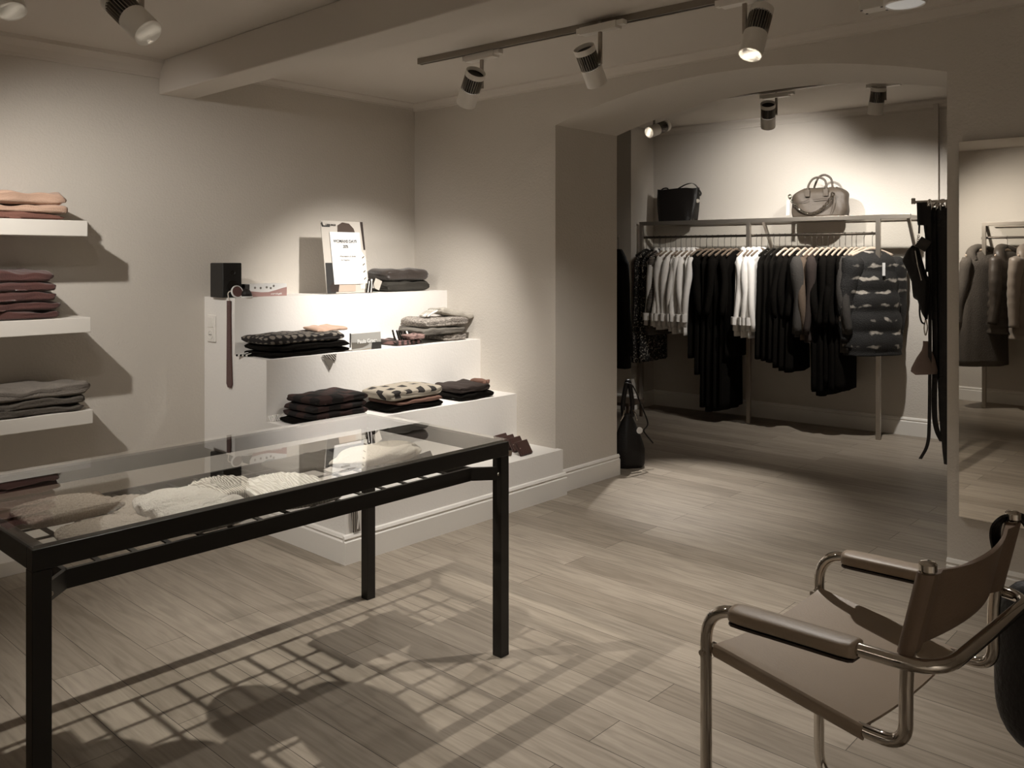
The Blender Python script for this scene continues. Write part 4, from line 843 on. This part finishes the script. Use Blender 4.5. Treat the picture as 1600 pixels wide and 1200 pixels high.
def handbag():
    a = u_of_y(1233); b = u_of_y(1321); l0 = RB @ Vector((0.11, (a+b)/2, RZT)); w_ = abs(a-b)/2
    o = thing('handbag', 'taupe leather handbag with two handles and a heavy metal chain on the rack top', 'bag', l0, RANG-PI/2)
    HB = 0.24; rings = []
    for j in range(17):
        f = j/16; hw_ = w_*(0.93+0.07*math.sin(PI*f))*(1 if f < 0.7 else math.sqrt(max(0.2, 1-((f-0.7)/0.3)**2*0.62))); d__ = 0.10*(1-0.35*f)*(1 if f < 0.75 else math.sqrt(max(0.05, 1-((f-0.75)/0.25)**2*0.9))); ring = []
        for k in range(48):
            t = 2*PI*k/48; c, s_ = math.cos(t), math.sin(t)
            ring.append((hw_*math.copysign(abs(c)**0.5, c)+0.006*math.sin(9*f+t), d__*math.copysign(abs(s_)**0.6, s_)*(1+0.06*math.sin(7*t+6*f)), HB*f+0.006*math.sin(5*t)*(1 if f > .6 else 0)))
        rings.append(ring)
    MB().loft(rings).obj('bag_body', TANL, o, smooth=True)
    for yy, h_, dx in ((-0.05, 0.085, -0.01), (0.04, 0.11, 0.01)):
        MB().tube(curve_pts([(-0.075+dx, yy, HB-0.035), (-0.07+dx, yy, HB+0.02), (-0.035+dx, yy, HB+h_*0.85), (0.015+dx, yy, HB+h_), (0.065+dx, yy, HB+h_*0.7), (0.078+dx, yy, HB+0.01), (0.08+dx, yy, HB-0.04)], 6), 0.009, 10).obj('handle', TANL, o, smooth=True)
    for sx in (-1, 1): MB().box(sx*0.076-0.02, sx*0.076+0.02, -0.092, -0.078, HB-0.075, HB-0.015).obj('handle_tab', TANL, o, bevel=0.004)
    MB().tube(curve_pts([(-w_*0.78, -0.098, HB*0.53), (-w_*0.45, -0.104, HB*0.52), (-w_*0.25, -0.104, HB*0.60)], 6), 0.0022, 6).obj('pocket_seam', DARKBR, o)
    MB().tube(curve_pts([(-w_*0.10, -0.103, HB*0.58), (w_*0.25, -0.103, HB*0.60), (w_*0.5, -0.10, HB*0.60)], 6), 0.0022, 6).obj('pocket_seam', DARKBR, o)
    chn = MB(); N_ = 30
    for i in range(N_+1):
        f = i/N_; x = -w_*0.92+f*w_*1.55; z = HB*0.72-(HB*0.62)*math.sin(PI*min(1, f*1.02))**0.75; p = Vector((x, -0.116, z))
        a_ = math.atan2(-math.cos(PI*f), 1.0); n = 14
        ring = [(0.0145*math.cos(2*PI*k/n), 0.0, 0.0095*math.sin(2*PI*k/n)) for k in range(n)]
        Mx = Matrix.Translation(p) @ Matrix.Rotation(-a_*0.9, 4, 'Y') @ Matrix.Rotation((PI/2 if i % 2 else 0.35), 4, 'X')
        chn.tube([Mx @ Vector(q) for q in ring]+[Mx @ Vector(ring[0])], 0.0042, 6)
    chn.obj('chain', CHROME, o, smooth=True)
    for sx in (-0.92, 0.60):
        MB().tube([(sx*w_+0.012*math.cos(t), -0.112, HB*0.72+0.018*math.sin(t)) for t in [2*PI*k/16 for k in range(17)]], 0.004, 8).obj('ring', CHROME, o, smooth=True)
    ribbon(curve_pts([(w_*0.66, -0.108, HB*0.66), (w_*0.62, -0.108, HB*0.35), (w_*0.5, -0.105, 0.01)], 5), 0.008, 0.003, (1, 0, 0)).obj('pull_strap', TANL, o)
    ribbon([(-w_*1.02, -0.09, HB*0.6), (-w_*1.03, -0.09, 0.02)], 0.026, 0.002, (1, 0, 0)).obj('paper_tag', PAPER, o)
handbag()

# ================================================================== LEFT SIDE OF THE ALCOVE
def at_f(u, v, f): r = (u-800)/FPX*f; return Vector((r*D1.x+f*D1.y, r*D2.x+f*D2.y, H+(HY-v)/FPX*f))
pk = at_f(966, 368, 6.3)
g = thing('coat', 'long black coat hanging at the left edge of the alcove behind the arch pier', 'coat', pk, RANG+0.75)
garment(BLACKC, 0.88, 0.44, 0.06, 0.03, 0.7, 0.06, seed=200, top=-0.10).obj('body', BLACKC, g, smooth=True)
h = make_hanger('black hanger of the long black coat on the wall hook', BLKM, group='hangers on hooks'); h.location = pk; h.rotation_euler = (0, 0, RANG+0.75)
hk = thing('coat_hook', 'dark wall rail and hook holding the long black coat', 'hook', (pk.x, pk.y, pk.z))
MB().tube([(-0.5*a2.x*-1*0, 0, 0), (0, 0, 0)], 0.001, 4) if False else None
e_ = AL(-0.42, 0.3); dv = Vector((e_.x-pk.x, e_.y-pk.y, 0))
MB().tube([(-0.02, -0.02, -0.004), (dv.x*0.5, dv.y*0.5, 0.0), (dv.x*1.0, dv.y*1.0, 0.0)], 0.007, 8).obj('arm', STEEL, hk)
# bag on the floor beside the pier
fb = P_fl(986, 733)
bg = thing('bucket_bag', 'black leather bucket bag with loop handle standing on the alcove floor by the arch pier', 'bag', (fb.x+0.05, fb.y+0.06, 0), -0.75)
rings = []
for j in range(22):
    f = j/21; r_ = 0.115*(1-0.05*f) if f < 0.35 else 0.11*(1-((f-0.35)/0.65)**1.25*0.80); ring = []
    r_ = r_*(0.88 if j == 0 else 1)
    for k in range(36):
        t = 2*PI*k/36; ring.append((r_*math.cos(t)*(1+0.03*math.sin(5*t+5*f)), r_*0.68*math.sin(t)*(1+0.04*math.sin(6*t)), 0.36*f))
    rings.append(ring)
MB().loft(rings).obj('bag_body', BLACKL, bg, smooth=True)
MB().tube(curve_pts([(-0.03, 0, 0.34), (-0.035, 0, 0.43), (-0.012, 0, 0.56), (0.0, 0, 0.58), (0.012, 0, 0.56), (0.03, 0, 0.43), (0.025, 0, 0.34)], 6), 0.016, 10).obj('handle', BLACKL, bg, smooth=True)
MB().tube(curve_pts([(-0.03, -0.02, 0.575), (0.03, -0.02, 0.55), (0.085, -0.03, 0.42), (0.13, -0.03, 0.30), (0.105, -0.02, 0.25), (0.12, -0.02, 0.22), (0.17, -0.02, 0.16)], 7), 0.005, 8).obj('shoulder_strap', BLACKL, bg, smooth=True)
MB().tube(curve_pts([(-0.06, -0.02, 0.31), (-0.04, -0.03, 0.35), (-0.028, -0.02, 0.39)], 5), 0.006, 8).obj('clasp', CHROME, bg, smooth=True)
MB().tube(curve_pts([(0.055, -0.03, 0.32), (0.045, -0.03, 0.36), (0.028, -0.02, 0.39)], 5), 0.006, 8).obj('clasp', CHROME, bg, smooth=True)
MB().lathe([(0.022, -0.001), (0.022, 0.001)], 20, T(0.068, -0.055, 0.255, 0.2, PI/2)).obj('paper_tag', PAPER, bg)
fs_ = P_fl(985, 652)
sto = thing('low_bench', 'low brown wooden bench against the pier behind the bucket bag', 'bench', (fs_.x+0.0, fs_.y+0.05, 0), AR)
MB().box(-0.15, 0.12, -0.12, 0.22, 0.12, 0.15).obj('top', SKIRT_BROWN, sto, bevel=0.004)
for sx in (-0.13, 0.10):
    for sy in (-0.10, 0.20): MB().box(sx-0.012, sx+0.012, sy-0.012, sy+0.012, 0, 0.12).obj('leg', SKIRT_BROWN, sto)

# ================================================================== BELT RAIL ON THE RIGHT PIER
bxX = 4.05
p0 = P_x(1429, 316, bxX)
br_ = thing('belt_rail', 'short steel rail on the right arch pier that the belts hang from', 'rail', (bxX, AJ0, p0.z))
MB().box(-0.006, 0.006, 0, p0.y-AJ0, -0.006, 0.006).obj('bar', STEEL, br_, bevel=0.001)
MB().box(-0.008, 0.008, p0.y-AJ0-0.002, p0.y-AJ0+0.012, -0.008, 0.018).obj('end_stop', STEEL, br_, bevel=0.002)
MB().box(-0.03, 0.03, 0.0, 0.006, -0.03, 0.03).obj('wall_plate', STEEL, br_, bevel=0.002)
def py_at(u): return P_x(u, 404, bxX).y
def zat(v, u=1460): return P_x(u, v, bxX).z
def belt(label, pts, w_=0.028, m=BLACKL, buckle=True, group='belts on the pier rail', dx=0.0):
    """pts in photo columns and rows, on the plane of the rail"""
    Q = [P_x(u, v, bxX+dx+(q[2] if len(q) > 2 else 0)) for q in pts for (u, v) in [(q[0], q[1])]]; o0 = Q[0]
    o = thing('belt', label, 'belt', o0, 0, group); loc_ = [q-o0 for q in Q]
    ribbon(curve_pts(loc_, 5), w_, 0.004, (0, 1, 0)).obj('strap', m, o)
    if buckle:
        MB().tube([(0.006, w_*0.62*math.cos(t), 0.005+0.024*math.sin(t)) for t in [2*PI*k/14 for k in range(15)]], 0.0034, 8).obj('buckle', CHROME, o, smooth=True)
        MB().tube([(0.006, 0, 0.03), (0.004, 0.002, 0.0), (0.002, 0.004, -0.02)], 0.0022, 6).obj('prong', CHROME, o)
    return o
belt('wide black leather belt hanging closest to the pier edge', [(1478, 325), (1479, 430), (1481, 560), (1483, 660), (1489, 705), (1496, 724)], 0.040, dx=-0.02)
belt('black leather belt with long tongue, second from the pier edge', [(1472, 322), (1473, 430), (1474, 560), (1475, 650), (1478, 700), (1481, 726)], 0.030, dx=0.0)
belt('wide black belt in the middle of the bunch', [(1466, 326), (1467, 420), (1469, 520), (1473, 600), (1477, 680)], 0.040, dx=0.03)
belt('narrow black belt looping low at the front of the bunch', [(1458, 324), (1459, 420), (1461, 540), (1460, 640), (1464, 672), (1472, 690)], 0.022, dx=0.015)
belt('thin dark belt curling out to the left near the floor', [(1452, 322), (1453, 430), (1453, 560), (1452, 660), (1449, 695), (1438, 717)], 0.014, dx=-0.01)
belt('short black belt folded over the rail at its free end', [(1441, 316), (1442, 345), (1443, 352)], 0.046, dx=-0.005, buckle=False)
belt('thin black strap dangling under the folded belt', [(1447, 350), (1450, 375), (1452, 400), (1451, 425)], 0.022, dx=0.02, buckle=False)
belt('black leather belt ending halfway above the pouch', [(1462, 330), (1464, 375), (1466, 455), (1462, 500)], 0.034, dx=0.045)
# small black bag on a chain strap
q0 = P_x(1437, 330, bxX-0.03)
sb = thing('crossbody_bag', 'small black zipped bag hanging tilted from the free end of the belt rail', 'bag', q0)
rel = lambda u, v, d=0.0: P_x(u, v, bxX-0.03+d)-q0
MB().tube(curve_pts([rel(1437, 318), rel(1437, 340), rel(1436, 365)], 4), 0.004, 8).obj('strap', BLACKL, sb)
ch_ = MB()
for k in range(5): ch_.tube([rel(1435-0.4*k, 369+3.2*k)+Vector((0.003*math.sin(t) if k % 2 else 0, 0.004*math.cos(t), 0.006*math.sin(t))) for t in [2*PI*q/8 for q in range(9)]], 0.0014, 5)
ch_.obj('chain', CHROME, sb)
out = [(1426, 383), (1434, 386), (1438, 400), (1445, 425), (1452, 440), (1450, 480), (1448, 500), (1443, 492), (1436, 470), (1429, 466), (1426, 440), (1418, 420), (1411, 406), (1418, 392)]
poly = [rel(u, v) for u, v in out]; c_ = sum(poly, Vector())/len(poly); rings = []
for f, sc_ in ((-0.030, 0.72), (-0.026, 0.9), (-0.012, 1.0), (0.012, 1.0), (0.026, 0.9), (0.030, 0.72)): rings.append([tuple(c_+(q-c_)*sc_+Vector((f, 0, 0))) for q in poly])
MB().loft(rings).obj('bag_body', BLACKL, sb, smooth='auto', bevel=0.003)
MB().tube([rel(1430, 392, -0.031), rel(1434, 415, -0.031), rel(1440, 438, -0.031)], 0.0016, 6).obj('zip', STEEL, sb)
MB().tube(curve_pts([rel(1437, 470), rel(1437, 490), rel(1440, 503), rel(1445, 506)], 4), 0.004, 8).obj('lower_strap', BLACKL, sb)
q1 = P_x(1446, 500, bxX)
pb = thing('pouch_bag', 'greyish brown drawstring pouch hanging low among the belts', 'bag', q1)
rel = lambda u, v, d=0.0: P_x(u, v, bxX+d)-q1
MB().tube(curve_pts([rel(1446, 500), rel(1444, 512), rel(1446, 524), rel(1449, 512), rel(1447, 500)], 5), 0.003, 8).obj('carabiner', CHROME, pb, smooth=True)
MB().tube([rel(1446, 330), rel(1447, 420), rel(1446, 500)], 0.003, 6).obj('cord', BLACKL, pb)
rings = []
for v, ua, ub in ((533, 1442, 1450), (540, 1442, 1451), (548, 1440, 1456), (560, 1432, 1461), (574, 1424, 1464), (580, 1423, 1465), (585, 1430, 1464)):
    a_, b_ = rel(ua, v), rel(ub, v); c_ = (a_+b_)/2; hw_ = abs(a_.y-b_.y)/2; rings.append([(c_.x+0.6*hw_*math.sin(t)*0.6*(1+0.05*math.sin(6*t)), c_.y+hw_*math.cos(t), c_.z+(-0.006*math.cos(t) if v > 570 else 0)) for t in [2*PI*k/28 for k in range(28)]])
MB().loft(rings).obj('pouch', mat('mauve_brown_leather', (0.15, 0.105, 0.085), 0.6, bump=0.4, bscale=30), pb, smooth='auto')
pt_ = P_x(1448, 384, bxX-0.04)
o = MB().box(-0.004, 0.004, -0.024, 0.024, -0.05, 0.0).obj('swing_tag', mat('black_tag', (0.02, 0.016, 0.012), 0.5), bevel=0.001); o.location = pt_+Vector((0, 0, 0.028)); o.rotation_euler = (0.6, 0, 0.15); tag(o, 'small square black swing tag turned on its corner among the belts', 'tag')

# ================================================================== MIRROR
m0 = P_x(1500, 222, WX); m1 = P_x(1500, 806, WX)
mi = thing('wall_mirror', 'tall frameless wall mirror on the pier right of the arch', 'mirror', (WX, m0.y-0.45, m1.z))
MB().box(-0.016, -0.001, -0.45, 0.45, 0, m0.z-m1.z).obj('backing', mat('mirror_edge', (0.35, 0.32, 0.28), 0.3), mi)
MB().box(-0.0185, -0.0165, -0.449, 0.449, 0.001, m0.z-m1.z-0.001).obj('glass', MIRROR, mi)

# ================================================================== RACK OPPOSITE THE MIRROR
RB2 = Matrix.Translation((-1.12, 0, 0)) @ Matrix.Rotation(PI, 4, 'Z')
R2 = rack('steel clothes rack with winter coats on the wall behind the viewer', RB2, -2.25, -1.0, 0.2, 0.37, over=0.0)
PUFF = mat('taupe_puffer', (0.22, 0.18, 0.145), 0.5, sheen=0.2)
PUFFD = mat('dark_puffer', (0.06, 0.048, 0.038), 0.5)
def hang2(y, name, label, cat, mk, m, rz, extra=None):
    M = RB2 @ Matrix.Translation((0.03, -y, RZR+0.009)); l = M.translation
    g = thing(name, label, cat, l, rz, 'winter coats on the rack reflected in the mirror'); mk.obj('body', m, g, smooth=True)
    if extra: extra(g)
    h = make_hanger('pale hanger carrying the ' + label, WOODH, group='hangers on the mirrored rack'); h.location = l; h.rotation_euler = (0, 0, rz); return g
def hood(m):
    def f(g):
        MB().tube(curve_pts([(-0.13, -0.03, -0.24), (-0.14, 0.0, -0.16), (0, 0.05, -0.11), (0.14, 0.0, -0.16), (0.13, -0.03, -0.24)], 5), 0.045, 12).obj('hood', m, g, smooth=True)
    return f
hang2(2.27, 'coat', 'long grey hooded wool coat at the end of the mirrored rack', 'coat', garment(GREYW2, 1.12, 0.50, 0.09, 0.03, 0.66, 0.065, seed=301), GREYW2, 0.55, hood(GREYW2))
hang2(2.06, 'puffer_jacket', 'quilted brown winter jacket second on the mirrored rack', 'jacket', garment(PUFFD, 0.80, 0.50, 0.10, 0.0, 0.62, 0.07, fold=0.0, seed=302, quilt=0.09), PUFFD, 0.3, hood(PUFFD))
hang2(1.87, 'puffer_jacket', 'light quilted puffer jacket third on the mirrored rack', 'jacket', garment(PUFF, 0.84, 0.52, 0.11, 0.0, 0.64, 0.075, fold=0.0, seed=303, quilt=0.095), PUFF, 0.3, hood(PUFF))
hang2(1.66, 'puffer_jacket', 'quilted puffer jacket fourth on the mirrored rack', 'jacket', garment(PUFF, 0.86, 0.52, 0.11, 0.0, 0.64, 0.075, fold=0.0, seed=304, quilt=0.095), PUFF, 0.3, hood(PUFF))
hang2(1.42, 'coat', 'dark long coat fifth on the mirrored rack', 'coat', garment(CHARC, 1.1, 0.48, 0.07, 0.0, 0.66, 0.06, seed=305), CHARC, 0.25)

# ================================================================== CHAIR
CHO = Vector((1.989, 0.72)); CR = math.radians(-4.5)
chair = thing('cantilever_armchair', 'chrome tubular cantilever armchair with tan saddle leather seat, back and armrests', 'chair', (CHO.x, CHO.y, 0), CR)
HWc = 0.263; rt_ = 0.0135
yF, zA = 0.268, 0.640
# each side: floor runner, front leg, arm, all one bent tube that wraps behind the back
side = lambda s: [(s*HWc, -0.235, 0.0125), (s*HWc, yF-0.0, 0.0125), (s*HWc, yF, zA-0.012), (s*HWc, -0.15, zA+0.008)]
pts = [(-HWc, -0.20, rt_), (-HWc, yF, rt_), (-HWc, yF, zA-0.010), (-HWc, -0.245, zA+0.012), (HWc, -0.245, zA+0.012), (HWc, yF, zA-0.010), (HWc, yF, rt_), (HWc, -0.20, rt_), ]
path = [Vector(p) for p in pts]
full = fillet([pts[7], pts[6], pts[5], pts[4], pts[3], pts[2], pts[1], pts[0]], 0.085, 9)
frame_path = fillet([pts[7]] + pts[6:0:-1] + [pts[0]], 0.085, 9)
MB().tube(frame_path, rt_, 16).obj('arm_frame', CHROME, chair, smooth=True)
MB().tube([(-HWc, -0.20, rt_), (HWc, -0.20, rt_)], rt_, 16).obj('floor_bar', CHROME, chair, smooth='auto')
SW = HWc-0.024
for s_ in (-1, 1):
    MB().tube(fillet([(s_*SW, yF+0.0, 0.524), (s_*SW, -0.08, 0.474), (s_*SW, -0.172, 0.478), (s_*SW, -0.172, 0.655), (s_*SW, -0.212, 0.832)], 0.075, 9), rt_, 16).obj('seat_tube', CHROME, chair, smooth=True)
    MB().lathe([(rt_+0.003, 0), (rt_+0.003, 0.012), (rt_, 0.016), (0.004, 0.018), (0, 0.018)], 18, T(s_*SW, -0.213, 0.829)).obj('tube_cap', CHROME, chair, smooth='auto')
    MB().lathe([(0.007, -0.004), (0.007, 0.046), (0.004, 0.050), (0, 0.050)], 14, T(s_*(HWc-0.034) if s_ > 0 else s_*(HWc+0.016), yF, 0.524, 0, 0, PI/2)).obj('seat_screw', CHROME, chair, smooth='auto')
    # armrest leather: flat wrap on the arm
    ys = [0.195, 0.185, 0.16, 0.05, -0.06, -0.080, -0.088]; wd = [0.024, 0.032, 0.034, 0.033, 0.033, 0.031, 0.024]
    rings = []; seam = []
    for y_, w__ in zip(ys, wd):
        zc = zA-0.010+(yF-y_)/(yF+0.245)*0.022; seam.append([(s_*HWc-w__+0.003, y_, zc-0.0205), (s_*HWc+w__-0.003, y_, zc-0.0205), (s_*HWc+w__-0.003, y_, zc-0.0155), (s_*HWc-w__+0.003, y_, zc-0.0155)]); rings.append([(s_*HWc+w__*math.cos(t), y_, zc+(0.0165 if math.sin(t) > 0 else 0.0165)*math.copysign(abs(math.sin(t))**0.45, math.sin(t))) for t in [2*PI*k/20 for k in range(20)]])
    MB().loft(rings).obj('armrest', LEATH, chair, smooth=True)
    MB().loft(seam).obj('armrest_seam', LEATHE, chair)
# seat sling
rings = []; nr = 18
prof_y = [(yF-0.015, 0.526), (yF-0.06, 0.518), (0.10, 0.497), (0.02, 0.482), (-0.055, 0.472)]
for i in range(nr+1):
    y_ = yF-0.012+(-0.090-yF+0.012)*i/nr; zb = 0.523+(0.474-0.523)*i/nr; top = []; bot = []
    for k in range(15):
        x = -1+2*k/14; sagz = -0.016*(1-x*x); xx = x*(SW+0.004); edge = 0.012 if abs(x) < 0.9 else 0.015
        top.append((xx, y_, zb+0.0145+sagz)); bot.append((xx, y_, zb+0.0145-0.006+sagz if abs(x) < 0.88 else zb-0.016))
    wrapR = [(SW+0.0172*math.cos(t), y_, zb+0.0172*math.sin(t)) for t in [PI/2*(0.75-0.25*q) for q in range(0, 7)]]
    rings.append(top + wrapR + bot[::-1] + [(-x_, y2, z2) for x_, y2, z2 in wrapR[::-1]])
MB().loft(rings).obj('seat', LEATH, chair, smooth='auto')
# back sling between the posts
rings = []
for i in range(13):
    f = i/12; z_ = 0.660+f*0.165; yb = -0.174-0.038*f
    fr_ = []; bk = []
    for k in range(17):
        x = -1+2*k/16; cv = -0.042*(1-x*x); xx = x*(SW+0.006); dip = -0.016*(1-x*x) if i == 12 else (0.010*(1-x*x) if i == 0 else 0)
        fr_.append((xx, yb+0.0165+cv, z_+dip)); bk.append((xx, yb+0.0165-0.006+cv if abs(x) < 0.86 else yb-0.0155, z_+dip))
    wr = [(SW+0.0180*math.cos(t), yb+0.0180*math.sin(t), z_) for t in [PI/2*(0.75-0.25*q) for q in range(0, 7)]]
    rings.append(fr_ + wr + bk[::-1] + [(-x_, y2, z2) for x_, y2, z2 in wr[::-1]])
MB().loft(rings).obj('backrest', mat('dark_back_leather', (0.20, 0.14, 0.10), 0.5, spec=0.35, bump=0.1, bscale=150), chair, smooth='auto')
# bag hanging on the chair
cM = Matrix.Translation((CHO.x, CHO.y, 0)) @ Matrix.Rotation(CR, 4, 'Z')
bp_ = cM @ Vector((SW, -0.212, 0.82))
hb = thing('shoulder_bag', 'large black shoulder bag hanging on the back of the armchair', 'bag', bp_, CR)
ribbon(curve_pts([(0.09, -0.08, -0.20), (0.05, -0.05, -0.08), (0.022, -0.024, 0.0), (0.0, 0.002, 0.018), (-0.022, 0.022, 0.0), (-0.026, 0.028, -0.03), (-0.02, 0.022, -0.075)], 7), 0.034, 0.005, (1, -0.3, 0)).obj('strap', BLACKL, hb)
rings = []
for j in range(20):
    f = j/19; z_ = -0.15-0.42*f; wv_ = 0.135*math.sqrt(max(0.04, 1-(2*f-1)**4*0.9)); ring = []
    for k in range(36):
        t = 2*PI*k/36; ring.append((0.115+0.060*math.sin(t)*math.sqrt(max(0.08, 1-(2*f-1)**4)), -0.060+wv_*math.cos(t), z_))
    rings.append(ring)
MB().loft(rings).obj('bag_body', BLACKL, hb, smooth=True)
bpy.context.view_layer.update()
